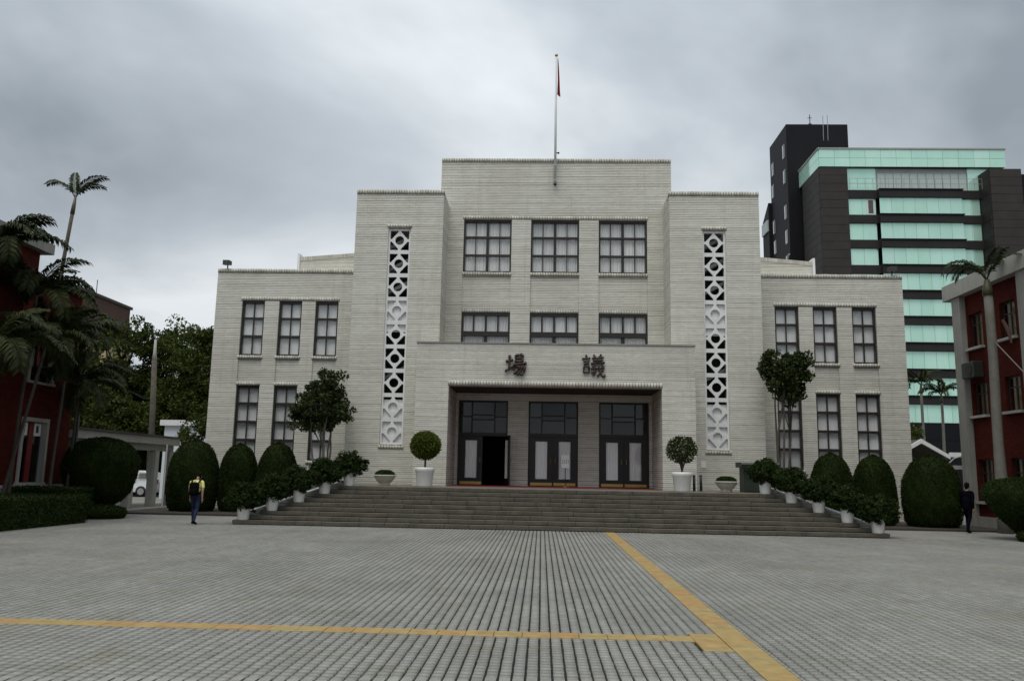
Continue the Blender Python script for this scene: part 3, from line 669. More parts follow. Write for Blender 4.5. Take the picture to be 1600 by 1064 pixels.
for c in CCOL:
    c = CX+c; sd += 1
    window(c-CW/2, c+CW/2, 10.532, 12.97, YB, [(0.25, 0.02), (0.5, 0.06), (0.75, 0.02)], [(0.33, 0.045), (0.67, 0.045)], sd, 'curtain', 0.115, 0.020, 0.075)
    window(c-CW/2, c+CW/2, 7.80, 8.718, YB, [(0.25, 0.035), (0.5, 0.045), (0.75, 0.035)], [], sd+40, 'curtain', 0.115, 0.020, 0.08)
    window(c-CW/2, c+CW/2, 6.852, 7.798, YB, [(0.5, 0.07)], [], sd+60, 'curtain', 0.115, 0.020, 0.08)

# entrance doors
def leaf(x0, x1, z0, z1, y, door, curtain=True, seed=0, hinge=None, ang=0.0, knob_side=1):
    mb = MB(); e = 0.235 if True else 0
    mb.box(x0, x0+e, y, y+0.05, z0, z1); mb.box(x1-e, x1, y, y+0.05, z0, z1); mb.box(x0+e, x1-e, y, y+0.05, z0, z0+0.30); mb.box(x0+e, x1-e, y, y+0.05, z1-0.18, z1)
    l = mb.build('door_leaf', 'door_wood', door)
    objs = [l, pane_obj(x0+e+.001, x1-e-.001, z0+0.301, z1-0.181, y+0.025, door, 'window_glass', 0.0)]
    if curtain: objs.append(curtain_obj(x0+e+.005, x1-e-.005, z0+0.302, z1-0.182, y+0.075, door, 0.10, 0.012, 'curtain', seed))
    kx = x1-0.10 if knob_side > 0 else x0+0.10
    objs.append(MB().tube([(kx, y-0.05, z0+0.95), (kx, y-0.05, z0+1.15)], 0.014, 8).box(kx-.01, kx+.01, y-0.05, y, z0+0.96, z0+0.98).box(kx-.01, kx+.01, y-0.05, y, z0+1.12, z0+1.14).build('handle', 'brass', door))
    objs.append(MB().box(x0+0.03, x1-0.03, y-0.004, y-0.001, z0+0.03, z0+0.15).build('kick_plate', 'brass', door))
    if ang:
        T = Matrix.Translation(hinge) @ Matrix.Rotation(ang, 4, 'Z') @ Matrix.Translation(-Vector(hinge)); O = Matrix.Translation(origin(door))
        for o in objs: o.matrix_local = O.inverted() @ T @ O @ o.matrix_local
for q, c in enumerate(DC):
    c = CX+c; x0, x1 = c-DW/2+.001, c+DW/2-.001; y = YD+0.12; mb = MB(); t = 0.07
    mb.box(x0, x0+t, y, y+0.12, 1.205, 4.748); mb.box(x1-t, x1, y, y+0.12, 1.205, 4.748); mb.box(x0+t, x1-t, y, y+0.12, 4.748-t, 4.748); mb.box(x0+t, x1-t, y-0.02, y+0.14, 3.26, 3.40)
    wi = x1-x0
    for f_ in (0.27, 0.73): mb.box(x0+wi*f_-0.03, x0+wi*f_+0.03, y+0.01, y+0.11, 3.40, 4.748-t)
    X = [x0+t, x0+wi*0.27-0.03, x0+wi*0.27+0.03, x0+wi*0.73-0.03, x0+wi*0.73+0.03, x1-t]
    mb.box(X[0], X[1], y+0.02, y+0.10, 4.05, 4.10); mb.box(X[4], X[5], y+0.02, y+0.10, 4.05, 4.10)
    mb.box(X[2], X[3], y+0.02, y+0.10, 4.12, 4.17); mb.box(X[2], X[3], y+0.02, y+0.10, 3.92, 3.97)
    door = mb.build('entrance_door', 'door_wood', hall)
    for i, cuts in ((0, (3.401, 4.049, 4.101, 4.677)), (2, (3.401, 3.919, 3.971, 4.119, 4.171, 4.677)), (4, (3.401, 4.049, 4.101, 4.677))):
        for j in range(0, len(cuts), 2): pane_obj(X[i]+.001, X[i+1]-.001, cuts[j], cuts[j+1], y+0.06, door, 'dark_glass', 0.004)
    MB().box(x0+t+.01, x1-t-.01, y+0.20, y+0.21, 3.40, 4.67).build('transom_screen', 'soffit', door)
    leaf(x0+t+.002, c-0.004, 1.215, 3.255, y+0.03, door, True, 70+q, knob_side=1)
    if q == 0: leaf(c+0.004, x1-t-.002, 1.215, 3.255, y+0.03, door, True, 80+q, (x1-t-.002, y+0.03, 0), R(104), knob_side=-1)
    else: leaf(c+0.004, x1-t-.002, 1.215, 3.255, y+0.03, door, True, 80+q, knob_side=-1)
tag(MB().box(CX-4.05, CX+4.05, YP-0.12, YD+0.10, 1.1975, 1.212).build('red_carpet', 'carpet_red'), 'long red carpet lying along the porch floor before the doors', 'carpet')

# bronze characters on the portico: the two words of the name, read from the right
STROKES = {
 'earth_sun': [[(.03,.66),(.38,.73)], [(.21,.94),(.20,.62),(.20,.30)], [(.0,.20),(.20,.30),(.40,.44)],
    [(.50,.96),(.49,.62)], [(.50,.94),(.66,.97),(.81,.99)], [(.81,.98),(.79,.63)], [(.52,.79),(.78,.81)], [(.52,.65),(.79,.66)],
    [(.38,.50),(.70,.55),(1.0,.58)], [(.56,.50),(.47,.36),(.36,.27)], [(.54,.41),(.91,.44)], [(.91,.43),(.90,.20),(.80,.03),(.70,.09)], [(.68,.41),(.58,.22),(.42,.08)], [(.80,.41),(.72,.20),(.56,.02)]],
 'speech_right': [[(.16,.98),(.21,.88)], [(.0,.79),(.36,.84)], [(.07,.68),(.31,.70)], [(.07,.57),(.31,.59)], [(.07,.46),(.07,.20)], [(.07,.45),(.31,.47)], [(.31,.46),(.30,.20)], [(.07,.22),(.31,.23)],
    [(.50,.98),(.57,.88)], [(.84,1.0),(.74,.88)], [(.43,.83),(.95,.87)], [(.48,.72),(.90,.75)], [(.39,.60),(.99,.65)], [(.68,.86),(.68,.62)],
    [(.62,.55),(.44,.48)], [(.38,.37),(.99,.43)], [(.54,.52),(.54,.10),(.46,.11)], [(.39,.19),(.64,.28)], [(.72,.58),(.76,.28),(.86,.09),(.97,.01),(1.0,.13)], [(.93,.34),(.66,.05)], [(.84,.56),(.92,.49)]]}
def glyph(key, x, zc, w, h, label):
    mb = MB(); r0 = 0.052 if key == 'earth_sun' else 0.040
    for q, st in enumerate(STROKES[key]):
        pts = []; n = 9
        for k in range(n):                      # resample the stroke and give it the swell of a brush
            f = k/(n-1)*(len(st)-1); i = min(int(f), len(st)-2); t = f-i; pts.append((st[i][0]*(1-t)+st[i+1][0]*t, st[i][1]*(1-t)+st[i+1][1]*t))
        rad = [r0*(0.72+0.55*abs(2*k/(n-1)-1)**1.5+0.10*math.sin(k*1.7+q)) for k in range(n)]; rad[0] *= 0.75; rad[-1] *= 0.7
        yo = -0.012*(q % 3); mb.tube([((u-0.5)*w, yo, (v-0.5)*h) for u, v in pts], rad, 10)
    c = mb.build('sign_character', 'bronze', None, True); c.location = (x, YP-0.045, zc); c.scale = (1, 1.25, 1)
    tag(c, label, 'sign', 'characters over the entrance')
glyph('earth_sun', CX-1.52, 5.88, 0.84, 0.84, 'left dark bronze character on the white portico above the doors')
glyph('speech_right', CX+1.49, 5.88, 0.88, 0.90, 'right dark bronze character on the white portico, more crowded strokes')

# flagpole on the central block, flag
fp = thing('flagpole', (0.44, YB-0.2, 14.6), 'tall white flagpole bracketed to the top of the central block', 'flagpole')
MB().tube([(0.44, YB-0.2, 14.62), (0.44, YB-0.2, 17.5), (0.44, YB-0.2, 20.72)], [0.060, 0.052, 0.036], 12).build('pole', 'pole_white', fp, True)
MB().ellipsoid((0.44, YB-0.2, 20.77), (0.075, 0.075, 0.075), 14, 8).build('finial', 'brass', fp, True)
for z in (14.75, 15.45): MB().box(0.385, 0.495, YB-0.265, YB+0.01, z-0.025, z+0.025).build('bracket', 'steel_grey', fp)
MB().box(0.45, 0.58, YB-0.22, YB-0.18, 16.02, 16.06).ellipsoid((0.58, YB-0.2, 16.04), (0.05, 0.05, 0.05), 8, 6).build('cleat', 'post_black', fp)
MB().ellipsoid((0.44, YB-0.2, 14.56), (0.075, 0.075, 0.07), 10, 6).build('foot', 'post_black', fp)
def flag():
    n, k = 26, 18; vs = []; fs = []; mi = []
    for i in range(n):
        v = i/(n-1); z = 20.62-1.78*v - 0.0
        for j in range(k):
            u = j/(k-1); spread = 0.02+0.14*v**0.8
            x = 0.50 + spread*u + 0.03*math.sin(u*9+v*3)*v; y = YB-0.2 + 0.09*math.sin(u*14+v*2)*(0.3+0.7*v)*0.9
            vs.append((x, y, z - 0.10*u*v))
    for i in range(n-1):
        for j in range(k-1): fs.append((i*k+j, i*k+j+1, (i+1)*k+j+1, (i+1)*k+j)); mi.append(1 if (i > 15 and j < 5) else 0)
    me = bpy.data.meshes.new('flag'); me.from_pydata(vs, [], fs); me.polygons.foreach_set('material_index', mi)
    o = link('flag', me, ['flag_red', 'flag_blue'], None, True); tag(o, 'limp red flag with a dark blue corner hanging at the pole top', 'flag')
flag()

# floodlights at the wing corners
for s, side in ((-1, 'left'), (1, 'right')):
    x = CX+s*14.6; t = thing('floodlight', (x, YW+0.1, 10.48), 'small dark floodlight on the parapet corner of the %s wing' % side, 'floodlight', 'floodlights on the wing parapets')
    MB().tube([(x, YW+0.1, 10.47), (x, YW+0.1, 10.66)], 0.03, 8).build('bracket', 'post_black', t)
    MB().prism_x([(YW-0.16, 10.62), (YW+0.2, 10.68), (YW+0.2, 10.86), (YW-0.16, 10.84)], x-0.14, x+0.14).build('lamp_housing', 'post_black', t)
    MB().quad((x-0.12, YW-0.165, 10.64), (x+0.12, YW-0.165, 10.64), (x+0.12, YW-0.165, 10.825), (x-0.12, YW-0.165, 10.825)).build('lens', 'window_glass', t, recalc=False)
tag(MB().box(6.41, 6.61, YT-0.02, YT-0.002, 2.08, 2.36).build('wall_plaque', 'paper', bevel=0.004), 'small plain white plaque on the tower wall above the two black posts', 'plaque')

# ---------------------------------------------------------------- vegetation builders
def leaves(name, C, size, m, parent, aspect=0.5, dirs=None, flat=0.0):
    C = np.asarray(C, np.float32); n = len(C)
    a = rng.normal(size=(n, 3)); 
    if dirs is not None: a = a*0.6 + dirs
    if flat: a[:, 2] *= (1-flat)
    a /= np.linalg.norm(a, axis=1)[:, None]
    b = rng.normal(size=(n, 3)); b -= a*(a*b).sum(1)[:, None]; b /= np.linalg.norm(b, axis=1)[:, None]
    s = (size*rng.uniform(0.6, 1.3, n))[:, None]
    V = np.stack([C-a*s*0.5, C+b*s*aspect*0.5, C+a*s*0.5, C-b*s*aspect*0.5], 1).reshape(-1, 3) - np.array(origin(parent))
    return link(name, np_mesh(name, V, np.arange(4*n).reshape(-1, 4)), m, parent)
def clumps(ells, nclump, nleaf, rc, stray=0.16):
    """leaf centres in clumps over a set of ellipsoids (cx,cy,cz,rx,ry,rz)"""
    E_ = np.array(ells, float); vol = E_[:, 3]*E_[:, 4]*E_[:, 5]; pick = rng.choice(len(E_), nclump, p=vol/vol.sum())
    d = rng.normal(size=(nclump, 3)); d /= np.linalg.norm(d, axis=1)[:, None]; rr = rng.uniform(0.35, 1.0, nclump)**0.5*np.where(rng.uniform(0, 1, nclump) < stray, rng.uniform(1.05, 1.28, nclump), 1.0)
    P = E_[pick, :3] + d*E_[pick, 3:]*rr[:, None]
    q = np.repeat(np.arange(nclump), nleaf); o = rng.normal(size=(len(q), 3)); o /= np.linalg.norm(o, axis=1)[:, None]
    rad = rc*rng.uniform(0.5, 1.3, nclump)[q]*rng.uniform(0.2, 1.0, len(q))**0.5
    return P[q] + o*rad[:, None]*np.array([1.15, 1.15, 0.8]), P
def tree(loc, label, group, ells, nclump, nleaf, rc, leaf, m, trunk, name='tree', stems=1, spread=0.25, bark='bark'):
    t = thing(name, loc, label, 'tree', group); x, y, z = loc
    C, P = clumps([(x+e[0], y+e[1], z+e[2], *e[3:]) for e in ells], nclump, nleaf, rc)
    leaves('crown', C, leaf, m, t, 0.55)
    top = np.array([x+ells[0][0], y+ells[0][1], z+ells[0][2]])
    for s in range(stems):
        a = rng.uniform(0, 6.28); bx, by = x+math.cos(a)*spread*(stems > 1), y+math.sin(a)*spread*(stems > 1)
        tx, ty = top[0]+math.cos(a)*spread*2*(stems > 1), top[1]+math.sin(a)*spread*2*(stems > 1)
        pts = [(bx+(tx-bx)*f+rng.normal(0, 0.04), by+(ty-by)*f+rng.normal(0, 0.04), z-0.05+(top[2]-z+0.05)*f) for f in (0, .2, .4, .6, .8, 1)]
        mb = MB(); mb.tube(pts, [trunk*(1.25-0.75*f) for f in (0, .2, .4, .6, .8, 1)], 9)
        if s == 0:
            for p in P[:: max(1, len(P)//14)]:
                st = pts[rnd.choice((3, 4, 5))]; mid = [(st[i]+p[i])/2 + rng.normal(0, 0.1) for i in range(3)]; mid[2] += 0.15
                mb.tube([st, mid, tuple(p)], [trunk*0.5, trunk*0.32, trunk*0.12], 6)
        mb.build('trunk', bark, t, True)
    return t
def topiary(loc, label, group, prof, leaf, m, n, trunk=None, name='topiary', squash=0.0):
    """clipped bush: prof = [(radius, z)] from bottom to top"""
    t = thing(name, loc, label, 'bush', group); x, y, z = loc
    pr = np.array(prof, float); seg = np.hypot(np.diff(pr[:, 0]), np.diff(pr[:, 1])); wgt = seg*(pr[:-1, 0]+pr[1:, 0]+0.02); wgt /= wgt.sum()
    k = rng.choice(len(seg), n, p=wgt); f = rng.uniform(0, 1, n); r = pr[k, 0]+(pr[k+1, 0]-pr[k, 0])*f; zz = pr[k, 1]+(pr[k+1, 1]-pr[k, 1])*f
    th = rng.uniform(0, 2*math.pi, n)
    lump = 1+0.022*np.sin(th*3+x)+0.018*np.sin(th*5+zz*4+y)+0.012*np.sin(th*11+zz*9+x)+rng.normal(0, 0.016, n)+np.where(rng.uniform(0, 1, n) < 0.03, rng.uniform(0, 0.06, n), 0)
    C = np.stack([x+r*lump*np.cos(th), y+r*lump*np.sin(th), z+zz+rng.normal(0, 0.014, n)], 1)
    d = np.stack([np.cos(th)*0.6, np.sin(th)*0.6, np.full(n, 0.5)], 1)
    fo = leaves('foliage', C, leaf, m, t, 0.55, d)
    mb = MB(); mb.lathe([(max(0.004, a*0.965), c*0.99+0.005) for a, c in prof], (x, y, z), 28); mb.build('inner_growth', m, t, True)
    if trunk: MB().tube([(x, y, z+trunk[0]), (x+0.02, y, z+(trunk[0]+trunk[1])/2), (x, y, z+trunk[1])], [trunk[2]*1.2, trunk[2], trunk[2]*0.9], 8).build('trunk', 'bark', t, True)
    return t
def bullet(r, h, n=14, low=0.86, p=2.5):
    out = [(r*low*0.9, 0.02)]
    for k in range(1, n+1):
        f = k/n; z = f*h
        rr = r*(low+(1-low)*min(1, f/0.30)) if f < 0.30 else r*(max(0, 1-((f-0.30)/0.70)**p))**(1/2.0)
        out.append((max(rr, 0.01), z))
    return out
def ballprof(r, cz, n=16, sq=1.0): return [(max(0.01, r*math.cos(a)), cz+r*sq*math.sin(a)) for a in np.linspace(-math.pi/2, math.pi/2, n)]

# potted plants down both ends of the steps
potm = MB().lathe([(0.165, 0.0), (0.17, 0.01), (0.205, 0.36), (0.215, 0.40), (0.215, 0.44), (0.195, 0.44), (0.19, 0.38)], (0, 0, 0), 28).build('pot', 'pot_white', None, True)
POT = potm.data; bpy.data.objects.remove(potm)
names = ['lowest', 'second lowest', 'middle', 'second highest', 'highest']
for s, side in ((-1, 'left'), (1, 'right')):
    for q, k in enumerate((1, 3, 5, 7, 9)):
        x = CX+s*(hw(k)-0.30); y = SY+TREAD*(k-1)+0.19; z = k*RISE
        if q == 0: x = CX+s*(hw(k)-0.28)
        t = thing('potted_shrub', (x, y, z), '%s of five white potted shrubs down the %s end of the steps' % (names[q], side), 'potted plant', 'potted shrubs down the ends of the steps')
        link('pot', POT, 'pot_white', t)
        MB().lathe([(0.188, 0.0), (0.188, 0.02)], (x, y, z+0.37), 20).build('soil', 'soil', t)
        MB().tube([(x, y, z+0.3), (x+0.02, y, z+0.55), (x, y, z+0.75)], [0.03, 0.025, 0.02], 6).build('stem', 'bark', t, True)
        wx = rng.uniform(0.92, 1.08)
        el = [(x-0.14, y, z+0.70, 0.44*wx, 0.44, 0.36), (x+0.20, y, z+0.68, 0.42*wx, 0.42, 0.36), (x+rng.uniform(-.1, .1), y, z+0.94, 0.36, 0.34, 0.22), (x+s*0.32, y, z+0.52, 0.34, 0.34, 0.27), (x, y-0.16, z+0.52, 0.36, 0.24, 0.22)]
        C, _ = clumps(el, 240, 46, 0.10, 0.04); leaves('foliage', C, 0.055, 'leaf_pot', t, 0.6)
        C, _ = clumps([(e[0], e[1], e[2], e[3]*0.7, e[4]*0.7, e[5]*0.7) for e in el], 60, 30, 0.15); leaves('inner_foliage', C, 0.12, 'leaf_topiary', t, 0.8)

# ball trees in large white pots
bigpot = MB().lathe([(0.27, 0.0), (0.28, 0.02), (0.325, 0.50), (0.345, 0.52), (0.365, 0.60), (0.365, 0.67), (0.335, 0.67), (0.325, 0.58)], (0, 0, 0), 36).build('pot', 'pot_white', None, True)
BIG = bigpot.data; bpy.data.objects.remove(bigpot)
for s, side, x, m, dens in ((-1, 'left', -4.20, 'leaf_ball', 7000), (1, 'right', 5.00, 'leaf_tree', 3200)):
    y, z = 30.1, 1.2
    t = thing('ball_tree', (x, y, z), ('dense bright green ball tree in a large white pot left of the porch' if s < 0 else 'looser dark green ball tree in a large white pot right of the porch'), 'potted tree', 'ball trees flanking the porch')
    link('pot', BIG, 'pot_white', t); MB().lathe([(0.32, 0.0), (0.32, 0.02)], (x, y, z+0.60), 20).build('soil', 'soil', t)
    mb = MB(); mb.tube([(x, y, z+0.55), (x+0.01, y, z+0.9), (x, y, z+1.5)], [0.04, 0.034, 0.02], 8)
    if s > 0:
        for a in (0.3, 2.2, 4.1): mb.tube([(x, y, z+0.72), (x+0.12*math.cos(a), y+0.12*math.sin(a), z+1.05), (x+0.26*math.cos(a), y+0.26*math.sin(a), z+1.45)], [0.03, 0.022, 0.012], 7)
    mb.build('stem', 'bark', t, True)
    d = rng.normal(size=(dens, 3)); d /= np.linalg.norm(d, axis=1)[:, None]; rr = 0.56*(1-(1-rng.uniform(0, 1, dens)**0.33)*(0.35 if s < 0 else 0.9))*rng.normal(1, 0.03, dens)
    C = np.array([x, y, z+1.46]) + d*rr[:, None]*np.array([1, 1, 0.92]); leaves('foliage', C, 0.062 if s < 0 else 0.075, m, t, 0.6, d)
    if s < 0: MB().ellipsoid((x, y, z+1.46), (0.49, 0.49, 0.45)).build('inner_growth', 'leaf_topiary', t, True)
# low bowls with clipped domes
for s, side, x, y in ((-1, 'left', -5.63, 30.05), (1, 'right', 6.60, 30.3)):
    z = 1.2; t = thing('bowl_planter', (x, y, z), 'low cream bowl planter with a small clipped green dome, %s' % ('left of the porch' if s < 0 else 'beside the green cabinet'), 'planter', 'bowl planters on the terrace')
    MB().lathe([(0.20, 0.0), (0.205, 0.05), (0.17, 0.07), (0.26, 0.14), (0.36, 0.27), (0.385, 0.33), (0.425, 0.34), (0.43, 0.375), (0.39, 0.38), (0.37, 0.33)], (x, y, z), 36).build('bowl', 'planter_cream', t, True)
    n = 2600; th = rng.uniform(0, 6.283, n); u = np.sqrt(rng.uniform(0, 1, n)); C = np.stack([x+0.365*u*np.cos(th), y+0.365*u*np.sin(th), z+0.36+0.18*np.sqrt(np.maximum(0, 1-u**2.6))+rng.normal(0, 0.006, n)], 1)
    leaves('foliage', C, 0.045, 'leaf_hedge', t, 0.6); MB().ellipsoid((x, y, z+0.35), (0.36, 0.36, 0.165)).build('inner_growth', 'leaf_topiary', t, True)

# clipped domes in front of the wings
GD = 'clipped domes before the wings'
for x, y, r, h, lab in ((-13.55, 32.3, 0.97, 2.78, 'largest clipped dome on the left, beside the covered walkway'), (-11.93, 32.7, 0.76, 2.66, 'clipped dark dome between two others before the left wing'),
                        (-10.38, 32.7, 0.80, 2.74, 'clipped dark dome nearest the steps before the left wing'), (11.13, 32.7, 0.81, 2.70, 'clipped dark dome nearest the steps before the right wing'),
                        (12.66, 32.5, 0.80, 2.64, 'clipped dark dome between two others before the right wing'), (14.55, 32.0, 1.04, 2.68, 'broadest clipped dome before the right wing corner, beside the walking person')):
    topiary((x, y, 0.04), lab, GD, bullet(r, h), 0.05, 'leaf_topiary', 22000)
# two big clipped balls on the plaza edge, tapering to the ground
pr = [(0.14, 0.02), (0.34, 0.30), (0.72, 0.55), (0.98, 0.85), (1.12, 1.25), (1.20, 1.60), (1.18, 1.95), (1.04, 2.25), (0.80, 2.48), (0.45, 2.62), (0.02, 2.68)]
topiary((-15.15, 28.4, 0), 'big round clipped bush tapering to its foot, left by the red building', 'round clipped bushes at the plaza edges', pr, 0.055, 'leaf_topiary', 26000, (0, 0.5, 0.10))
pr = [(0.12, 0.02), (0.30, 0.28), (0.62, 0.58), (0.88, 0.90), (1.05, 1.20), (1.10, 1.42), (1.02, 1.62), (0.78, 1.76), (0.4, 1.84), (0.02, 1.87)]
topiary((14.75, 26.4, 0), 'big round clipped bush at the right edge, before the red brick building', 'round clipped bushes at the plaza edges', pr, 0.055, 'leaf_hedge', 24000, (0, 0.4, 0.10))
def skirt(x, y, r, h, lab):
    topiary((x, y, 0), lab, 'low ground bushes', [(r*0.9, 0.02), (r, h*0.4), (r*0.9, h*0.75), (r*0.55, h*0.95), (0.02, h)], 0.05, 'leaf_topiary', 7000)
skirt(-14.6, 27.5, 0.85, 0.42, 'low dark bush at the foot of the left round bush'); skirt(14.9, 25.5, 0.8, 0.35, 'low dark bush at the foot of the right round bush')
def hedge(x0, x1, y0, y1, h, lab, n, leaf=0.06):
    t = thing('hedge', ((x0+x1)/2, (y0+y1)/2, 0), lab, 'hedge', 'clipped box hedges'); w, d = x1-x0, y1-y0
    A = np.array([w*d, w*h, d*h, d*h]); k = rng.choice(4, n, p=A/A.sum()); u, v = rng.uniform(0, 1, n), rng.uniform(0, 1, n)
    X = np.select([k == 0, k == 1, k == 2, k == 3], [x0+u*w, x0+u*w, np.full(n, x1), np.full(n, x0)]); Y = np.select([k == 0, k == 1, k == 2, k == 3], [y0+v*d, np.full(n, y0), y0+u*d, y0+u*d])
    Z = np.where(k == 0, h, v*h); C = np.stack([X, Y, Z], 1) + rng.normal(0, 0.025, (n, 3)); C[:, 2] = np.maximum(C[:, 2], 0.02)
    leaves('foliage', C, 0.06, 'leaf_hedge', t, 0.6); MB().box(x0+.04, x1-.04, y0+.04, y1-.04, 0.0, h-0.04).build('inner_growth', 'leaf_topiary', t)
hedge(-17.2, -13.75, 18.0, 25.2, 0.80, 'long low clipped hedge at the left edge of the plaza', 42000)
hedge(-16.6, -14.6, 25.6, 27.0, 0.98, 'shorter, slightly taller hedge block behind the long left hedge', 14000)

# small trees against the hall
tree((-8.70, 32.9, 0.05), 'dense dark tree with several pale stems against the left tower', None, [(-0.15, 0, 4.15, 1.0, 0.9, 0.95), (0.1, 0, 5.0, 0.62, 0.6, 0.62), (-0.85, 0, 3.7, 0.5, 0.6, 0.45), (0.9, -0.2, 3.9, 0.5, 0.5, 0.5)], 190, 60, 0.24, 0.13, 'leaf_tree', 0.045, 'tree', 5, 0.22, 'bark_palm')
tree((9.35, 32.9, 0.05), 'slender dark tree on thin bare stems against the right tower', None, [(0.30, 0, 5.70, 0.95, 0.8, 0.72), (-0.25, 0, 6.1, 0.55, 0.6, 0.55), (0.75, 0, 6.15, 0.5, 0.5, 0.5), (0.35, 0, 4.95, 0.5, 0.5, 0.5)], 120, 60, 0.24, 0.15, 'leaf_tree', 0.045, 'tree', 4, 0.20, 'bark')

# ---------------------------------------------------------------- palms
def frond_mesh(L, droop, nl, lw, seed, lift=0.9, ll=0.5):
    r = np.random.default_rng(seed); ns = 14; P = []
    a = lift; p = np.zeros(3)
    for k in range(ns+1):
        P.append(p.copy()); a -= droop/ns*(0.4+1.2*k/ns); p = p+np.array([math.cos(a), 0, math.sin(a)])*L/ns
    P = np.array(P); mb = MB(); mb.tube([tuple(q) for q in P], [0.030*(1-0.85*k/ns)*L/2.2 for k in range(ns+1)], 5)
    V = list(mb.v); F = [f for f in mb.f]
    for k in range(nl):
        f = 0.16+0.84*k/(nl-1); i = min(int(f*ns), ns-1); t = f*ns-i; base = P[i]*(1-t)+P[i+1]*t; d = P[i+1]-P[i]; d /= np.linalg.norm(d)
        n = np.cross(d, [0, 1, 0]); n /= np.linalg.norm(n); n = n if n[2] > 0 else -n
        ln = ll*L/2.2*(0.45+0.55*math.sin(math.pi*min(1, f*0.93+0.10)))*r.uniform(0.85, 1.1)
        for s in (-1, 1):
            dr = d*r.uniform(0.45, 0.75)+np.array([0, s, 0])*0.85+n*r.uniform(-0.05, 0.25); dr /= np.linalg.norm(dr)
            mid = base+dr*ln*0.5; tip = base+dr*ln*0.92+np.array([0, 0, -0.34*ln]); wv = np.cross(dr, n); wv /= (np.linalg.norm(wv)+1e-6); wv = d*lw*0.5
            b = len(V); V += [tuple(base), tuple(mid+wv), tuple(tip), tuple(mid-wv)]; F.append((b, b+1, b+2, b+3))
    me = bpy.data.meshes.new('frond'); me.from_pydata(V, [], F); me.materials.append(M['leaf_palm']); return me
FRONDS = [frond_mesh(2.3, 1.6, 60, 0.075, 1, 1.15, 0.62), frond_mesh(2.4, 2.2, 60, 0.075, 2, 1.0, 0.62), frond_mesh(2.1, 2.7, 56, 0.075, 3, 1.0, 0.6), frond_mesh(1.9, 1.1, 52, 0.075, 4, 1.25, 0.55)]
RFR = [frond_mesh(2.2, 2.6, 64, 0.05, 8, 1.25, 0.45), frond_mesh(1.9, 1.7, 54, 0.05, 9, 1.3, 0.42)]
def palm(base, top, label, group, nf, scale=1.0, rad=0.09, meshes=None, az=None, bark='bark_palm', shaft=True, tilt=(-0.25, 0.15), shaftl=0.7):
    t = thing('palm_tree', base, label, 'palm tree', group); b, q = Vector(base), Vector(top)
    pts = [b.lerp(q, f)+Vector((0.06*math.sin(f*5+base[0]), 0.05*math.sin(f*4), 0)) * (1-f)*f*4*0.5 for f in np.linspace(0, 1, 12)]
    mb = MB(); mb.tube(pts, [rad*(1.35-0.45*min(1, f*3)) * (1.0-0.15*f) for f in np.linspace(0, 1, 12)], 12); mb.build('trunk', bark, t, True)
    if shaft:
        d = (q-Vector(pts[-2])).normalized(); MB().tube([q-d*0.02, q+d*shaftl*0.4, q+d*shaftl], [rad*0.95, rad*0.85, rad*0.45], 10).build('crownshaft', 'crownshaft', t, True); q = q+d*shaftl*0.9
    ms = meshes or FRONDS
    for k in range(nf):
        f = link('frond', ms[k % len(ms)], 'leaf_palm', t); f.location = q-b
        a = az[k] if az else k*2.399+rng.uniform(-0.3, 0.3)
        f.rotation_euler = (rng.uniform(-0.3, 0.3), rng.uniform(*tilt), a); sc = scale*rng.uniform(0.85, 1.12); f.scale = (sc, sc, sc)
    return t
GP = 'feathery palms in front of the left red building'
for base, top, lab, nf, sc in (((-16.4, 23.4, 0), (-16.5, 23.6, 7.6), 'tallest of the clustered palms, crown above the red roof at the left edge', 13, 1.05),
                               ((-15.9, 24.6, 0), (-15.9, 24.9, 6.6), 'palm with drooping fronds before the red roof corner', 12, 1.0),
                               ((-15.5, 26.0, 0), (-15.7, 26.6, 5.5), 'palm beneath the tall thin palm, fronds before the brown wall', 13, 1.0),
                               ((-15.3, 21.9, 0), (-15.2, 22.2, 4.6), 'low palm at the left edge with fronds over the red wall', 12, 1.0),
                               ((-15.6, 27.2, 0), (-15.9, 27.8, 4.0), 'lowest palm, fronds hanging beside the pale yellow building', 11, 0.95),
                               ((-15.8, 24.0, 0), (-15.3, 24.6, 4.9), 'thin leaning palm between the others before the upper red window', 12, 0.95)):
    palm(base, top, lab, GP, nf+6, sc*0.88, 0.055, bark='bark_dark', shaftl=0.4, tilt=(-0.3, 0.7))
palm((-25.2, 40, 0), (-24.13, 40, 14.4), 'tall thin lone palm rising above the left trees, few short fronds', None, 5, 0.86, 0.115, [FRONDS[0], FRONDS[3]], [3.0, 1.0, 0.05, 2.0, 0.6], shaftl=0.9, tilt=(-0.6, 0.05), bark='bark')
pr_ = palm((15.95, 29.7, 0), (15.93, 29.7, 8.35), 'grey palm trunk before the right red brick building, fronds over its eave', None, 6, 0.92, 0.195, RFR, [3.1, 0.15, 1.9, 4.6, 2.75, 5.6, 0.9], shaftl=0.55, tilt=(-0.15, 0.1))
MB().tube([(15.95, 29.5, 6.6), (16.3, 27.5, 4.6), (16.5, 25.5, 2.6)], 0.02, 6).build('hanging_stalk', 'bark_palm', pr_)
MB().tube([(16.2, 29.4, 7.4), (16.35, 29.35, 7.0), (16.4, 29.3, 6.55)], [0.05, 0.08, 0.03], 7).build('dry_sheath', 'brown_wall', pr_)
for bx, by, zt, lab in ((31.5, 70, 9.0, 'far palm before the mint glass building, nearer the white hall'), (33.6, 71, 8.3, 'far palm before the mint glass building, nearer the red brick corner')):
    palm((bx, by, 0), (bx, by, zt), lab, 'far palms before the glass building', 10, 0.9, 0.14)

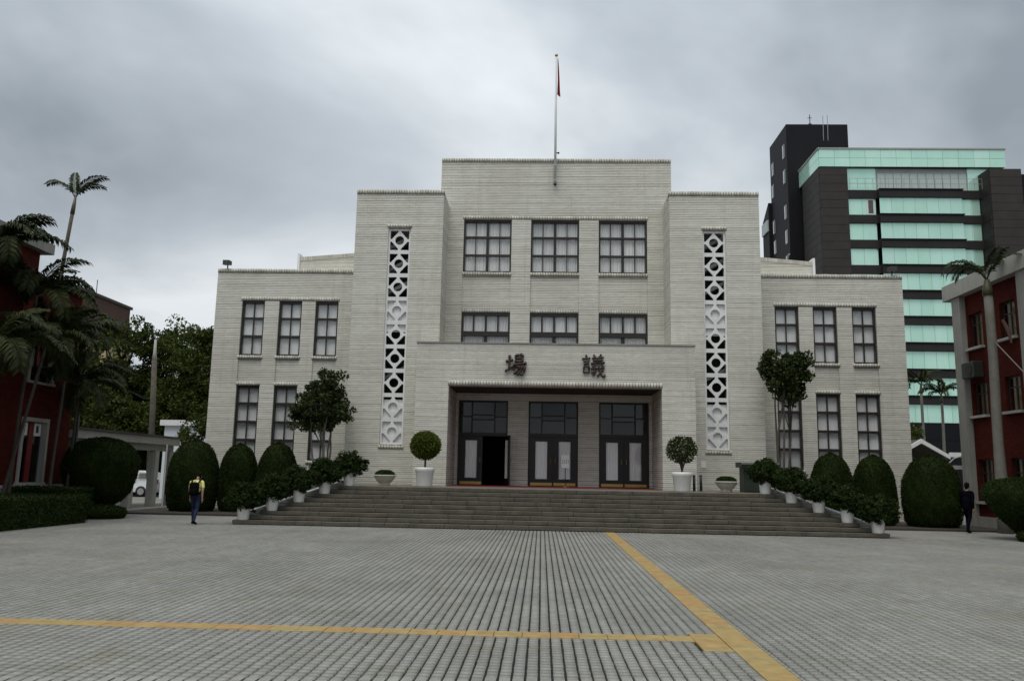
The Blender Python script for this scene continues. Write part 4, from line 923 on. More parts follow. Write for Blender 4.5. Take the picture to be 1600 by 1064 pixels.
# ---------------------------------------------------------------- red brick building on the left
lb = thing('red_building', (-22, 20, 0), 'dark red building with white framed windows at the left edge, behind palms', 'building')
def wall_x(mb, y0, y1, z0, z1, x, t, holes):
    tmp = MB(); wall_y(tmp, y0, y1, z0, z1, 0, t, holes); mb.add([(x-v[1] if t > 0 else x, v[0], v[2]) for v in tmp.v], tmp.f); return mb
XL = -17.0
lh = [(26.6, 28.1, 1.06, 3.25), (26.6, 28.1, 4.40, 6.5), (23.0, 24.5, 1.06, 3.25), (23.0, 24.5, 4.40, 6.5)]
mb = MB(); wall_x(mb, 8, 29.4, 0.95, 7.8, XL, 0.5, lh); mb.build('wall', 'red_brick', lb)
MB().box(-31, XL-0.5, 8, 29.4, 0.95, 7.8).build('body', 'red_brick', lb)
MB().box(-31, XL, 8, 26.6, 7.803, 8.75).build('upper_wall', 'red_brick', lb)
MB().box(-31.3, XL+0.30, 7.7, 26.9, 8.753, 9.10).build('roof', 'concrete', lb)
MB().box(-31.2, XL+0.22, 26.91, 29.65, 7.803, 7.98).build('lower_roof', 'roof_dark', lb)
MB().box(-31, XL+0.10, 8, 29.5, 0.0, 0.948).build('plinth', 'concrete', lb)
MB().box(XL+0.002, XL+0.16, 8, 29.52, 0.952, 1.04).build('plinth_cap', 'concrete_pale', lb)
for y0, y1, z0, z1 in lh:
    mb = MB(); t = 0.13
    mb.box(XL-0.2, XL+0.05, y0, y0+t, z0, z1); mb.box(XL-0.2, XL+0.05, y1-t, y1, z0, z1); mb.box(XL-0.2, XL+0.05, y0+t, y1-t, z1-t, z1); mb.box(XL-0.2, XL+0.08, y0-0.05, y1+0.05, z0-0.02, z0+0.06)
    w = mb.build('window', 'concrete_pale', lb); ym = (y0+y1)/2
    MB().box(XL-0.18, XL-0.10, ym-0.13, ym+0.13, z0+.06, z1-t).build('mullion', 'red_paint', w)
    for a, b2 in ((y0+t, ym-0.13), (ym+0.13, y1-t)):
        MB().box(XL-0.16, XL-0.15, a+.001, b2-.001, z0+.061, z1-t-.001).build('pane', 'dark_glass', w)
        MB().box(XL-0.148, XL-0.14, a+0.03, b2-0.03, z1-t-0.46, z1-t-0.03).build('notice', 'paper', w)
        MB().box(XL-0.139, XL-0.135, (a+b2)/2-0.07, (a+b2)/2+0.07, z1-t-0.36, z1-t-0.12).build('notice_mark', 'ink', w)
    MB().box(XL-0.48, XL-0.40, y0+.01, y1-.01, z0+.01, z1-.01).build('backing', 'interior', w)

# covered walkway from the red building towards the back
wk = thing('covered_walkway', (-18.3, 34, 0), 'pale covered walkway on square columns between red building and white hall', 'walkway')
MB().box(-19.6, -16.95, 29.7, 38.6, 2.70, 3.02).build('roof_edge', 'concrete_pale', wk, bevel=0.01)
MB().box(-19.7, -16.85, 29.68, 38.7, 3.022, 3.09).build('roof', 'roof_dark', wk)
MB().box(-17.35, -17.15, 29.9, 38.4, 2.42, 2.698).build('beam', 'concrete', wk)
for y in (31.0, 34.55, 36.7):
    MB().box(-17.42, -17.08, y-0.17, y+0.17, 0, 2.42 if False else 2.418).build('column', 'concrete_pale', wk, bevel=0.012)
for y in (31.0, 34.55, 38.1): MB().box(-19.5, -19.2, y-0.15, y+0.15, 0, 2.698).build('column', 'concrete_pale', wk, bevel=0.012)
MB().box(-17.2, -17.0, 37.7, 38.5, 0, 2.418).build('end_wall', 'concrete', wk)
MB().tube([(-16.88, 37.1, 0.0), (-16.88, 37.1, 2.72)], 0.035, 8).build('downpipe', 'white_paint', wk)
# hut beyond
hut = thing('white_hut', (-19.9, 48, 0), 'small flat roofed white hut beyond the covered walkway', 'hut')
MB().box(-21.15, -18.2, 46, 49, 0, 4.02).build('wall', 'hut_wall', hut); MB().box(-21.35, -18.0, 45.8, 49.2, 4.022, 4.33).build('roof', 'white_paint', hut)
MB().box(-20.2, -19.3, 45.97, 45.99, 0, 2.1).build('door', 'steel_grey', hut)
pole = thing('utility_pole', (-22.85, 48, 0), 'pale concrete pole with a bright sleeve standing before the trees', 'pole')
MB().tube([(-22.7, 48, 0), (-22.85, 48, 4.5), (-23.03, 48, 8.0)], [0.19, 0.17, 0.14], 12).build('shaft', 'bark', pole, True)
MB().tube([(-23.03, 48, 8.0), (-23.05, 48, 8.4), (-23.07, 48, 9.2)], [0.15, 0.09, 0.07], 12).build('sleeve', 'concrete_pale', pole, True)
lamp = thing('lamp_post', (-16.6, 29.2, 0), 'slim black lamp post at the corner of the left red building', 'lamp post')
MB().tube([(-16.6, 29.2, 0), (-16.6, 29.2, 0.6), (-16.6, 29.2, 4.4)], [0.10, 0.06, 0.045], 10).build('post', 'post_black', lamp, True)
MB().lathe([(0.06, 0), (0.13, 0.08), (0.17, 0.42), (0.20, 0.44), (0.06, 0.58), (0.02, 0.66)], (-16.6, 29.2, 4.4), 10).build('lantern', 'post_black', lamp)

# ---------------------------------------------------------------- buildings and trees far left
bb = thing('brown_building', (-45, 74, 0), 'tall plain brown building behind the trees on the left', 'building')
MB().box(-60, -40, 66, 77.5, 0, 16.7).build('wall', 'brown_wall', bb); MB().box(-60.2, -39.85, 65.8, 77.7, 16.702, 16.95).build('parapet', 'roof_dark', bb)
for q in range(5):
    for z in (11.0, 14.0): MB().box(-39.995, -39.95, 66.8+q*2.1, 68.0+q*2.1, z, z+1.4).build('window', 'dark_glass', bb)
MB().tube([(-41, 73, 16.9), (-41, 73, 18.6)], 0.04, 6).build('aerial', 'post_black', bb)
yb = thing('yellow_building', (-38, 64, 0), 'pale yellow building half hidden by palms and trees', 'building')
MB().box(-48, -33.6, 62, 65.8, 0, 11.4).build('wall', 'yellow_wall', yb); MB().box(-48.2, -33.4, 61.8, 65.9, 11.402, 11.7).build('roof', 'roof_dark', yb)
for q in range(4):
    for z in (2.5, 6.0, 9.0):
        w = MB().box(-35.6-q*3.2, -34.3-q*3.2, 61.95, 61.998, z, z+1.4).build('window', 'frame_dark', yb); MB().box(-35.5-q*3.2, -34.4-q*3.2, 61.93, 61.945, z+0.1, z+1.3).build('pane', 'dark_glass', w)
GT = 'broadleaf trees behind the covered walkway'
for loc, lab, el, nc in (((-30.3, 57, 0), 'leftmost broadleaf tree, before the yellow building', [(0.3, 0, 6.2, 1.6, 2.0, 2.2), (-0.6, 0, 3.6, 2.2, 2.2, 1.4), (0.9, 0, 4.4, 2.0, 2.2, 2.2)], 250),
                         ((-28.2, 54, 0), 'tallest broadleaf tree, crown against the brown building', [(0, 0, 8.7, 2.7, 2.6, 3.0), (1.0, 0, 5.6, 3.0, 2.6, 2.6), (-1.4, 0, 5.0, 2.6, 2.4, 2.2)], 360),
                         ((-24.6, 55, 0), 'broadleaf tree with a ragged top behind the pale pole', [(0, 0, 8.6, 2.1, 2.4, 2.8), (1.4, 0, 9.0, 1.2, 1.2, 1.2), (0.6, 0, 5.2, 3.0, 2.6, 2.6)], 320),
                         ((-21.6, 52, 0), 'broadleaf tree nearest the white hall, crown touching its corner', [(0, 0, 8.0, 1.9, 2.2, 2.6), (-0.8, 0, 5.2, 2.6, 2.4, 2.4), (0.6, 0, 9.3, 1.1, 1.1, 1.1)], 300),
                         ((-27.0, 49, 0), 'lower bushy tree in front of the other broadleaf trees', [(0, 0, 4.4, 2.6, 2.2, 2.2), (1.8, 0, 3.8, 2.0, 2.0, 1.7)], 260)):
    tree(loc, lab, GT, el, int(nc*1.1), 105, 0.52, 0.20, 'leaf_far', 0.22, 'tree', bark='bark_dark')
tree((-17.6, 42.5, 0), 'small dark shrub tree beside the left wing corner, before the hut', None, [(0, 0, 3.1, 1.1, 1.1, 1.5), (0.7, 0, 4.1, 0.8, 0.8, 0.9)], 110, 46, 0.32, 0.17, 'leaf_far', 0.08, 'shrub_tree', bark='bark_dark')
hedge(-34.0, -15.6, 51.0, 52.2, 2.9, 'tall dark hedge closing the yard behind the parked car', 30000)

# ---------------------------------------------------------------- parked car behind the walkway
def car():
    t = thing('parked_car', (-24.4, 48.6, 0), 'white estate car parked behind the covered walkway columns', 'car'); x0 = -26.6
    side = [(0.0, 0.42), (0.02, 0.72), (0.10, 0.86), (1.05, 0.98), (1.75, 1.42), (2.1, 1.50), (3.55, 1.50), (4.02, 1.36), (4.32, 1.02), (4.40, 0.86), (4.42, 0.45), (4.30, 0.26), (0.12, 0.26)]
    mb = MB(); ring = []
    for yy, sc_, tuck in ((47.75, 0.0, 0.0), (47.80, 1, 0), (49.40, 1, 0), (49.45, 0, 0)):
        ring.append([(x0+px, yy + ((0.16 if yy < 48.6 else -0.16) if pz_ > 1.1 else 0), pz_) for px, pz_ in side])
    n = len(side); vs = [p for r_ in (ring[0], ring[3]) for p in r_]; fs = [tuple(range(n)), tuple(range(2*n-1, n-1, -1))]+[(k, n+k, n+(k+1) % n, (k+1) % n) for k in range(n)]
    mb.add(vs, fs); mb.build('body', 'car_white', t, bevel=0.03)
    for a, b2 in (((1.62, 1.02), (2.35, 1.42)), ((2.42, 1.02), (3.25, 1.43)), ((3.32, 1.04), (3.98, 1.36))):
        poly = [(x0+a[0], a[1]), (x0+b2[0], a[1]), (x0+b2[0]-(0.04 if b2[0] < 3.5 else 0.22), b2[1]), (x0+a[0]+(0.42 if a[0] < 2 else 0.02), b2[1])]
        m = MB(); m.add([(px, 47.735+(0.13*(pz_-1.0)/0.42), pz_) for px, pz_ in poly]+[(px, 47.76+(0.13*(pz_-1.0)/0.42), pz_) for px, pz_ in poly], [(0,1,2,3),(7,6,5,4),(0,4,5,1),(1,5,6,2),(2,6,7,3),(3,7,4,0)]); m.build('side_window', 'dark_glass', t)
    for wx in (0.80, 3.55):
        for yy in (47.74, 49.28):
            w = MB().tube([(x0+wx, yy, 0.31), (x0+wx, yy+0.19, 0.31)], 0.31, 24).build('tyre', 'rubber', t, True); MB().tube([(x0+wx, yy-0.012, 0.31), (x0+wx, yy+0.20, 0.31)], 0.19, 16).build('rim', 'steel_grey', w)
    for yy in (47.78, 49.2):
        MB().box(x0+4.36, x0+4.44, yy+0.02, yy+0.2, 0.78, 1.0).build('tail_light', 'red_paint', t); MB().box(x0-0.01, x0+0.12, yy+0.02, yy+0.26, 0.66, 0.80).build('headlight', 'paper', t)
    for hx in (2.2, 3.1): MB().box(x0+hx, x0+hx+0.16, 47.72, 47.745, 0.93, 0.96).build('door_handle', 'steel_grey', t)
car()

# ---------------------------------------------------------------- red brick building on the right
rb = thing('brick_building', (22, 24, 0), 'red brick building with concrete pilasters and deep pale eave at the right edge', 'building')
XR = 17.0
win = []
for ya, yb_ in ((32.25, 33.3), (30.0, 31.0), (27.4, 28.4), (25.0, 26.0), (22.4, 23.4)):
    for z0, z1 in ((6.95, 8.3), (4.28, 5.55), (1.0, 2.6)): win.append((ya, yb_, z0, z1))
mb = MB(); tmp = MB(); wall_y(tmp, 10, 34.0, 0.0, 9.1, 0, 0.4, win); mb.add([(XR+v[1], v[0], v[2]) for v in tmp.v], tmp.f); mb.build('wall', 'red_brick', rb)
MB().box(XR+0.4, 32, 10, 34.0, 0, 9.1).build('body', 'red_brick', rb)
MB().box(XR-0.34, 32.4, 9.6, 34.6, 9.102, 9.74).build('eave', 'concrete_pale', rb, bevel=0.01)
MB().box(XR-0.12, XR-0.002, 10, 34.05, 0, 0.42).build('plinth', 'concrete', rb)
for y0 in (33.42, 28.75, 24.0, 19.0): MB().box(XR-0.26, XR-0.002, y0, y0+0.62, 0.0, 9.10).build('pilaster', 'concrete', rb, bevel=0.012)
for q, (y0, y1, z0, z1) in enumerate(win):
    w = MB().box(XR+0.12, XR+0.18, y0, y0+.06, z0, z1).box(XR+0.12, XR+0.18, y1-.06, y1, z0, z1).box(XR+0.12, XR+0.18, y0+.06, y1-.06, z1-.06, z1).box(XR+0.12, XR+0.18, y0+.06, y1-.06, z0, z0+.06).box(XR+0.12, XR+0.18, (y0+y1)/2-.03, (y0+y1)/2+.03, z0+.06, z1-.06).box(XR+0.125, XR+0.175, y0+.06, y1-.06, z0+(z1-z0)*.66, z0+(z1-z0)*.66+.05).build('window', 'frame_dark', rb)
    MB().box(XR-0.16, XR+0.12, y0-0.08, y1+0.08, z0-0.10, z0-0.003).build('sill', 'concrete_pale', w)
    for a, b2 in ((y0+.06, (y0+y1)/2-.03), ((y0+y1)/2+.03, y1-.06)): MB().box(XR+0.147, XR+0.153, a+.001, b2-.001, z0+.061, z1-.061).build('pane', 'window_glass', w)
    MB().box(XR+0.28, XR+0.30, y0+.01, (y0+y1)/2, z0+.01, z1-.01).build('curtain', 'window_mauve', w); MB().box(XR+0.31, XR+0.33, (y0+y1)/2, y1-.01, z0+.01, z1-.01).build('curtain', 'window_yellow', w)
for y0, z0 in ((32.35, 5.72), ): 
    ac = thing('air_conditioner', (XR-0.25, y0+0.45, z0), 'grey air conditioner box on the right red brick wall above a small window', 'air conditioner')
    MB().box(XR-0.42, XR-0.01, y0, y0+0.9, z0, z0+0.62).build('case', 'cabinet_green', ac, bevel=0.02); MB().tube([(XR-0.43, y0+0.35, z0+0.31), (XR-0.44, y0+0.35, z0+0.31)], 0.24, 18).build('fan_grille', 'post_black', ac)

# ---------------------------------------------------------------- dark and mint glass tower, far right
mt = thing('glass_tower', (46, 106, 0), 'tall office block with bands of mint green glass between dark stone piers', 'building')
MB().box(35.2, 57.4, 100.8, 124, 0, 40.25).build('core', 'black_cladding', mt)
# parapet box of mint panels
MB().box(34.25, 56.85, 100.15, 112, 40.30, 42.55).build('parapet_core', 'granite_band', mt)
MB().box(34.0, 57.05, 99.9, 112.1, 42.553, 42.75).build('parapet_cap', 'concrete_pale', mt)
def slab(name, w, h, d, m):
    o = MB().box(-w/2, w/2, -d/2, d/2, -h/2, h/2).build(name, m); me = o.data; bpy.data.objects.remove(o); return me
PM = slab('panel', 22.8/12-0.03, 1.09, 0.12, 'mint_glass')
for q in range(12):
    for j in range(2):
        o = link('parapet_panel', PM, 'mint_glass', mt); o.location = Vector((34.15+22.8/12*(q+.5), 100.06, 40.86+1.125*j))-origin(mt); o.rotation_euler = (rng.normal(0, .004), 0, rng.normal(0, .004))
PS = slab('panel', 1.18, 1.09, 0.12, 'mint_glass')
for q in range(10):
    for j in range(2):
        o = link('parapet_panel', PS, 'mint_glass', mt); o.location = Vector((34.16, 100.75+1.2*q, 40.86+1.125*j))-origin(mt); o.rotation_euler = (0, 0, R(90))
# left pier of stone panels, one row each
MB().box(34.25, 37.5, 100.2, 107, 0, 40.28).build('pier_core', 'joint_dark', mt)
GA = slab('panel', 3.42, 1.03, 0.12, 'granite_dark'); GS = slab('panel', 6.6, 1.03, 0.12, 'granite_dark')
for q in range(30):
    z = 40.28-0.54-q*1.065
    if z < 8.5: break
    o = link('stone_panel', GA, 'granite_dark', mt); o.location = Vector((35.87, 100.14, z))-origin(mt)
    o = link('stone_panel', GS, 'granite_dark', mt); o.location = Vector((34.19, 103.6, z))-origin(mt); o.rotation_euler = (0, 0, R(90))
# right pier
MB().box(53.85, 57.6, 98.2, 104, 0, 39.4).build('pier_core', 'joint_dark', mt)
GB = slab('panel', 3.74, 1.03, 0.12, 'granite_dark'); GC = slab('panel', 5.6, 1.03, 0.12, 'granite_band')
for q in range(30):
    z = 39.4-0.54-q*1.065
    if z < 8.5: break
    o = link('stone_panel', GB, 'granite_dark', mt); o.location = Vector((55.75, 98.14, z))-origin(mt)
    o = link('stone_panel', GC, 'granite_band', mt); o.location = Vector((53.79, 101.0, z))-origin(mt); o.rotation_euler = (0, 0, R(90))
MB().box(57.7, 58.6, 98.9, 104, 0, 39.0).build('side_pier', 'black_cladding', mt)
# floors
G_C = slab('pane', 10.0/7-0.025, 2.10, 0.05, 'mint_glass'); G_L = slab('pane', 3.4/2-0.025, 2.10, 0.05, 'mint_glass'); G_R = slab('pane', 2.3/2-0.025, 2.10, 0.05, 'mint_glass')
GW = slab('pane', 1.0, 2.0, 0.04, 'white_paint')
for fl in range(9):
    zt = 36.25-3.19*fl; zc = zt-1.06
    def pane(me, x, y):
        o = link('pane', me, 'mint_glass', mt); o.location = Vector((x, y, zc))-origin(mt); o.rotation_euler = (rng.normal(0, 0.006), 0, rng.normal(0, 0.008))
    for q in range(7): pane(G_C, 41.25+10.0/7*(q+.5), 99.85)
    for q in range(2): pane(G_L, 37.6+1.7*(q+.5), 100.4)
    for q in range(2): pane(G_R, 51.35+1.15*(q+.5), 100.4)
    MB().box(41.15, 51.30, 99.55, 100.75, zt+0.004, zt+1.075).build('floor_band', 'granite_band', mt)
    MB().box(37.56, 41.14, 100.15, 100.75, zt+0.004, zt+1.075).build('floor_band', 'granite_band', mt); MB().box(51.31, 53.78, 100.15, 100.75, zt+0.004, zt+1.075).build('floor_band', 'granite_band', mt)
    MB().box(41.12, 51.33, 99.42, 99.548, zt+0.95, zt+1.07).build('ledge', 'black_cladding', mt)
MB().box(37.56, 53.78, 99.6, 100.78, 6.5, 8.60).build('floor_band', 'black_cladding', mt)
for fl, x in ((0, 40.35), (3, 52.0)):
    o = MB().box(x-.5, x+.5, 100.32, 100.37, 34.2-3.19*fl, 36.2-3.19*fl).build('open_window', 'white_paint', mt); MB().box(x-.3, x+.3, 100.30, 100.319, 34.35-3.19*fl, 36.05-3.19*fl).build('pane', 'dark_glass' if fl == 0 else 'white_paint', o)
# roof terrace with glazing and railing
MB().box(37.56, 41.2, 100.5, 100.79, 37.34, 40.28).build('terrace_panel', 'mint_glass', mt); MB().box(52.45, 57.3, 100.5, 100.79, 37.34, 40.28).build('terrace_panel', 'mint_glass', mt)
MB().box(41.21, 52.44, 100.68, 100.79, 37.34, 40.28).build('terrace_wall', 'grey_panel', mt)
TG = slab('pane', 0.92, 2.2, 0.04, 'pale_glazing')
for q in range(11):
    o = link('pane', TG, 'pale_glazing', mt); o.location = Vector((41.9+1.0*q, 100.62, 38.55))-origin(mt); o.rotation_euler = (0, 0, rng.normal(0, .01))
mb = MB()
for z in (37.95, 38.6): mb.box(37.6, 53.7, 99.60, 99.64, z, z+0.05)
for q in range(18): mb.box(37.62+q*0.945, 37.67+q*0.945, 99.60, 99.64, 37.33, 38.6)
mb.build('railing', 'steel_grey', mt)
# dark podium
MB().box(30, 60, 99.0, 99.5, 0, 6.45).build('podium', 'black_cladding', mt)
# black block behind
bk = thing('black_block', (36.7, 112, 0), 'sheer black block with small windows behind the mint glass tower', 'building')
MB().box(32.62, 40.9, 108, 116.2, 0, 49.4).build('wall', 'black_cladding', bk, bevel=0.05)
for y, z in ((109.4, 46.0), (114.8, 45.5), (109.4, 42.4), (115.1, 42.3), (109.4, 37.4), (115.0, 37.0), (109.3, 33.9), (114.8, 34.0), (109.4, 30.4), (114.9, 30.3)):
    w = MB().box(32.56, 32.615, y-0.45, y+0.45, z-0.95, z+0.95).build('window', 'grey_panel', bk); MB().box(32.545, 32.559, y-0.38, y-0.02, z-0.88, z+0.88).build('pane', 'dark_glass', w); MB().box(32.545, 32.559, y+0.02, y+0.38, z-0.88, z+0.88).build('pane', 'paper', w)
for x in (37.6, 38.2): MB().tube([(x, 108.3, 43), (x, 107.92, 49.0), (x, 107.92, 50.6)], 0.05, 6).build('mast', 'steel_grey', bk)
MB().tube([(36.2, 109, 49.3), (36.2, 109, 51.2)], 0.06, 6).box(35.9, 36.5, 108.97, 109.03, 50.7, 50.76).box(36.0, 36.4, 108.9, 109.1, 49.6, 49.9).build('aerial', 'post_black', bk)
MB().tube([(32.5, 110, 27), (32.5, 110, 29.2), (32.5, 108.1, 31.2)], 0.16, 8).build('duct', 'steel_grey', bk)
mb = MB(); mb.prism_x([(116.25, 0), (119.5, 0), (119.5, 38.9), (116.25, 41.0)], 32.2, 40).build('rear_block', 'black_cladding', bk)
MB().box(32.0, 32.19, 116.3, 119.4, 36.8, 38.5).build('balcony_glass', 'grey_panel', bk)

# ---------------------------------------------------------------- gate house between hall and brick building
gh = thing('gate_canopy', (20.5, 46, 0), 'small dark gate canopy with white gable edges beside the right wing', 'canopy')
for s in (-1, 1):
    mb = MB(); p = [(20.12, 3.95), (20.12+s*1.45, 3.10), (20.12+s*1.45, 2.90), (20.12, 3.72)]; mb.prism_y(p if s > 0 else p[::-1], 45.0, 45.12); mb.build('bargeboard', 'white_paint', gh)
    mb = MB(); p = [(20.12, 3.93), (20.12+s*1.5, 3.06), (20.12+s*1.5, 2.98), (20.12, 3.84)]; mb.prism_y(p if s > 0 else p[::-1], 45.13, 49); mb.build('roof', 'roof_dark', gh)
    MB().box(20.12+s*1.25-0.1, 20.12+s*1.25+0.1, 45.2, 45.4, 0, 3.0).build('post', 'concrete', gh)
MB().box(21.58, 23.6, 45.0, 45.2, 3.02, 3.26).build('fascia', 'white_paint', gh); MB().box(21.0, 23.6, 44.7, 44.95, 2.38, 2.58).build('beam', 'concrete', gh)
MB().box(18.9, 24.5, 49.05, 49.3, 0, 3.0).build('back_wall', 'black_cladding', gh)
MB().tube([(21.3, 44.85, 2.6), (21.7, 44.9, 2.95), (22.2, 45.0, 3.1)], 0.03, 6).build('brace', 'steel_grey', gh)
for loc, lab in (((24.5, 58, 0), 'dark tree behind the gate canopy, beside the brick building'), ((20.0, 62, 0), 'dark tree behind the gate canopy, beside the white hall')):
    tree(loc, lab, 'trees behind the gate canopy', [(0, 0, 3.6, 2.2, 2.0, 1.9), (0.8, 0, 2.2, 2.2, 2.0, 1.4)], 170, 42, 0.5, 0.26, 'leaf_far', 0.14, 'tree', bark='bark_dark')

# ---------------------------------------------------------------- small things on the terrace
sg = thing('sign_stand', (0.97, 34.2, 1.212), 'white notice board on a slim brass stand before the middle door', 'sign')
MB().lathe([(0.17, 0), (0.165, 0.02), (0.05, 0.05), (0.02, 0.08)], (0.97, 34.2, 1.213), 20).build('base', 'brass', sg, True)
MB().tube([(0.97, 34.2, 1.28), (0.97, 34.2, 2.0)], 0.014, 8).build('pole', 'frame_dark', sg)
MB().box(0.80, 1.13, 34.17, 34.19, 1.97, 2.50).build('board', 'paper', sg, bevel=0.004)
for r_ in range(2):
    for q in range(4):
        x = 0.845+q*0.075; z = 2.30-r_*0.09
        MB().box(x, x+0.035, 34.166, 34.169, z-0.05, z-0.035).box(x+0.01, x+0.022, 34.166, 34.169, z-0.033, z).box(x, x+0.035, 34.166, 34.169, z+0.002, z+0.012).build('print_mark', 'ink', sg)
for x, lab in ((5.46, 'left of two slim black posts beside the right ball tree'), (5.70, 'right of two slim black posts beside the right ball tree')):
    p = thing('bollard', (x, 30.3, 1.2), lab, 'bollard', 'black posts on the terrace'); MB().tube([(x, 30.3, 1.2), (x, 30.3, 1.75)], 0.05, 14).build('post', 'post_black', p, True)
    MB().lathe([(0.05, 0), (0.056, 0.015), (0.05, 0.03), (0.01, 0.04)], (x, 30.3, 1.75), 14).build('cap', 'post_black', p, True); MB().lathe([(0.08, 0), (0.08, 0.012)], (x, 30.3, 1.199), 14).build('base_plate', 'steel_grey', p)
cb = thing('green_cabinet', (7.85, 30.9, 1.2), 'dark green metal cabinet with a sloped lid on the terrace, right end', 'cabinet')
MB().box(7.30, 8.42, 30.6, 31.3, 1.2, 2.08).build('body', 'cabinet_green', cb, bevel=0.01)
MB().prism_x([(30.48, 2.06), (31.36, 2.09), (31.36, 2.28), (30.48, 2.27), (30.44, 2.20)], 7.18, 8.54).build('lid', 'cabinet_green', cb)
for x in (7.33, 7.87): MB().box(x, x+0.51, 30.585, 30.598, 1.25, 2.03).build('door', 'cabinet_green', cb)
MB().box(7.80, 7.82, 30.57, 30.584, 1.55, 1.72).build('handle', 'steel_grey', cb)

# ---------------------------------------------------------------- people
def person(loc, rz, prims, label, voxel=0.011):
    """prims: (kind, a, b, ra, rb, material); all volumes are fused into one continuous skin"""
    mats = []; mb = MB()
    for k, a, b, ra, rb_, m in prims:
        if m not in mats: mats.append(m)
        if k == 'c':
            A, B = Vector(a), Vector(b); d = (B-A); L_ = d.length; d.normalize(); pts = []; rad = []
            for t in (-0.95, -0.7, -0.35, 0): pts.append(A+d*ra*t); rad.append(ra*math.sqrt(max(0.02, 1-t*t)))
            pts.append((A+B)/2); rad.append((ra+rb_)/2)
            for t in (0, 0.35, 0.7, 0.95): pts.append(B+d*rb_*t); rad.append(rb_*math.sqrt(max(0.02, 1-t*t)))
            mb.tube(pts, rad, 14)
        else: mb.ellipsoid(a, b, 18, 12)
    tmp = mb.build('tmp', 'skin'); md = tmp.modifiers.new('r', 'REMESH'); md.mode = 'VOXEL'; md.voxel_size = voxel; md.use_smooth_shade = True
    sm = tmp.modifiers.new('s', 'SMOOTH'); sm.factor = 0.5; sm.iterations = 3
    dg = bpy.context.evaluated_depsgraph_get(); me = bpy.data.meshes.new_from_object(tmp.evaluated_get(dg)); bpy.data.objects.remove(tmp)
    n = len(me.polygons); C = np.empty(n*3, np.float32); me.polygons.foreach_get('center', C); C = C.reshape(-1, 3); best = np.full(n, 1e9); idx = np.zeros(n, np.int32)
    for k, a, b, ra, rb_, m in prims:
        if k == 'c':
            A = np.array(a); D = np.array(b)-A; t = np.clip(((C-A)@D)/(D@D), 0, 1); dist = np.linalg.norm(C-(A+t[:, None]*D), axis=1)-(ra+(rb_-ra)*t)
        else: q = (C-np.array(a))/np.array(b); dist = (np.linalg.norm(q, axis=1)-1)*min(b)
        u = dist < best; best[u] = dist[u]; idx[u] = mats.index(m)
    me.materials.clear(); me.polygons.foreach_set('material_index', idx); me.polygons.foreach_set('use_smooth', [True]*n)
    o = link('person', me, mats); o.location = loc; o.rotation_euler = (0, 0, rz); tag(o, label, 'person'); return o
def hand(P, wrist, d, side, m='skin'):
    """palm, four curled fingers and a thumb at the end of a forearm pointing along d"""
    w = Vector(wrist); d = Vector(d).normalized(); f = Vector((0, 1, 0)); s = Vector((side, 0, 0))
    palm = w+d*0.055; P.append(('c', tuple(w+d*0.02), tuple(palm+d*0.02), 0.026, 0.034, m))
    for q, (o_, ln) in enumerate(((0.030, 0.070), (0.010, 0.078), (-0.010, 0.073), (-0.028, 0.058))):
        k0 = palm+d*0.035+f*o_; k1 = k0+d*ln*0.55-s*0.008; k2 = k1+d*ln*0.4-s*0.022
        P.append(('c', tuple(k0), tuple(k1), 0.0105, 0.0095, m)); P.append(('c', tuple(k1), tuple(k2), 0.0095, 0.008, m))
    t0 = w+d*0.035+f*0.028; t1 = t0+d*0.03+f*0.022-s*0.006; t2 = t1+d*0.030+f*0.006-s*0.010
    P.append(('c', tuple(t0), tuple(t1), 0.013, 0.011, m)); P.append(('c', tuple(t1), tuple(t2), 0.011, 0.009, m))
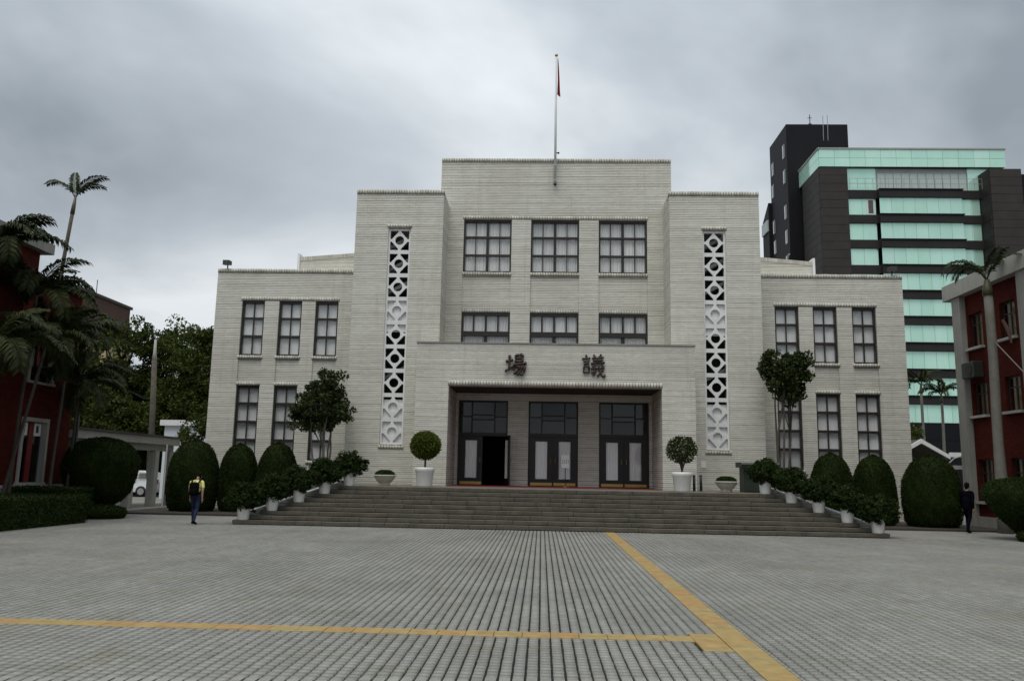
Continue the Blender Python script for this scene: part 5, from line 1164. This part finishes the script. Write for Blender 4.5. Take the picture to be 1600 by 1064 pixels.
def man_walk(shirt, sleeve_skin, pants, bow, H=1.0, jacket=False):
    P = []; sk = 'skin'
    hip, ch, sh, nk = 0.90, 1.18, 1.36, 1.43
    P.append(('e', (0, 0, 0.94), (0.165, 0.115, 0.13), 0, 0, pants)); P.append(('e', (0, 0.015, 1.08), (0.155, 0.105, 0.16), 0, 0, shirt)); P.append(('e', (0, 0.02, 1.25), (0.180, 0.115, 0.17), 0, 0, shirt))
    P.append(('c', (-0.155, 0.02, 1.365), (0.155, 0.02, 1.365), 0.062, 0.062, shirt)); P.append(('c', (0, 0.03, 1.38), (0, 0.05+bow*0.3, 1.50), 0.052, 0.048, sk))
    hy, hz = 0.07+bow, 1.585-bow*0.35
    P.append(('e', (0, hy, hz), (0.074, 0.092, 0.112), 0, 0, sk)); P.append(('e', (0, hy-0.016, hz+0.016), (0.083, 0.098, 0.112), 0, 0, 'hair')); P.append(('c', (0, hy-0.07, hz-0.03), (0, hy-0.06, hz-0.085), 0.042, 0.036, 'hair')); P.append(('e', (0, hy+0.092, hz-0.012), (0.014, 0.02, 0.02), 0, 0, sk))
    P.append(('c', (0, hy+0.075, hz-0.05), (0, hy+0.080, hz-0.052), 0.022, 0.02, sk))
    for s in (-1, 1): P.append(('e', (s*0.077, hy-0.002, hz-0.012), (0.012, 0.020, 0.028), 0, 0, sk)); P.append(('e', (s*0.030, hy+0.084, hz+0.008), (0.011, 0.008, 0.008), 0, 0, 'hair'))
    for s, sw in ((-1, 0.14), (1, -0.12)):
        el = (s*0.245, 0.02+sw*0.5-0.03, 1.08); wr = (s*0.265, 0.04+sw*1.2, 0.845)
        P.append(('c', (s*0.185, 0.02, 1.35), (s*0.228, 0.02+sw*0.25, 1.20), 0.058, 0.052, shirt)); P.append(('c', (s*0.228, 0.02+sw*0.25, 1.20), el, 0.046 if sleeve_skin else 0.05, 0.040 if sleeve_skin else 0.045, sk if sleeve_skin else shirt))
        P.append(('c', el, wr, 0.040 if sleeve_skin else 0.045, 0.027 if sleeve_skin else 0.034, sk if sleeve_skin else shirt)); hand(P, wr, (0.05*s, 0.12, -1), s)
    for s, fw in ((-1, 0.15), (1, -0.17)):
        kn = (s*0.105, fw*0.75+0.05, 0.495); an = (s*0.115, fw*1.3-(0.06 if fw < 0 else 0), 0.10 if fw > 0 else 0.13)
        P.append(('c', (s*0.085, 0.0, 0.88), kn, 0.092, 0.062, pants)); P.append(('c', kn, (kn[0], (kn[1]*0.6+an[1]*0.4)-0.02, kn[2]*0.6+an[2]*0.4), 0.060, 0.060, pants)); P.append(('c', (kn[0], (kn[1]*0.6+an[1]*0.4)-0.02, kn[2]*0.6+an[2]*0.4), an, 0.060, 0.042, pants))
        heel = 0.045 if fw > 0 else 0.085
        P.append(('c', (an[0], an[1]-0.035, heel), (an[0]+s*0.012, an[1]+0.15, 0.036), 0.042, 0.036, 'cloth_black'))
    if jacket: P.append(('c', (0, 0.0, 1.10), (0, -0.005, 0.86), 0.15, 0.165, shirt))
    return [(k, tuple(x*H for x in a), tuple(x*H for x in b), ra*H, rb_*H, m) for k, a, b, ra, rb_, m in P]
pl = person((-10.6, 25.55, 0.0), 0.0, man_walk('shirt_yellow', True, 'jeans', 0.10, 0.93), 'person in yellow shirt and blue jeans walking away with a black backpack')
prt = person((14.62, 29.55, 0.0), R(-55), man_walk('cloth_navy', False, 'cloth_navy', 0.0, 1.0, True), 'person in dark suit walking away beside the broad clipped dome')
def backpack():
    t = thing('backpack', (-10.6, 25.55, 0.8), 'black backpack worn by the person in the yellow shirt', 'backpack'); x, y = -10.6, 25.55
    MB().box(x-0.145, x+0.145, y-0.23, y-0.095, 0.86, 1.26).build('bag', 'cloth_black', t, True, bevel=0.045)
    MB().box(x-0.11, x+0.11, y-0.285, y-0.232, 0.88, 1.06).build('front_pocket', 'cloth_black', t, True, bevel=0.022)
    for s in (-1, 1): MB().tube([(x+s*0.10, y-0.13, 1.22), (x+s*0.125, y-0.05, 1.335), (x+s*0.135, y+0.04, 1.345), (x+s*0.13, y+0.125, 1.22), (x+s*0.14, y+0.10, 1.05), (x+s*0.13, y-0.10, 0.92)], 0.022, 8).build('strap', 'cloth_black', t, True)
    MB().tube([(x-0.04, y-0.12, 1.25), (x, y-0.12, 1.30), (x+0.04, y-0.12, 1.25)], 0.012, 6).build('carry_loop', 'cloth_black', t, True)
backpack()
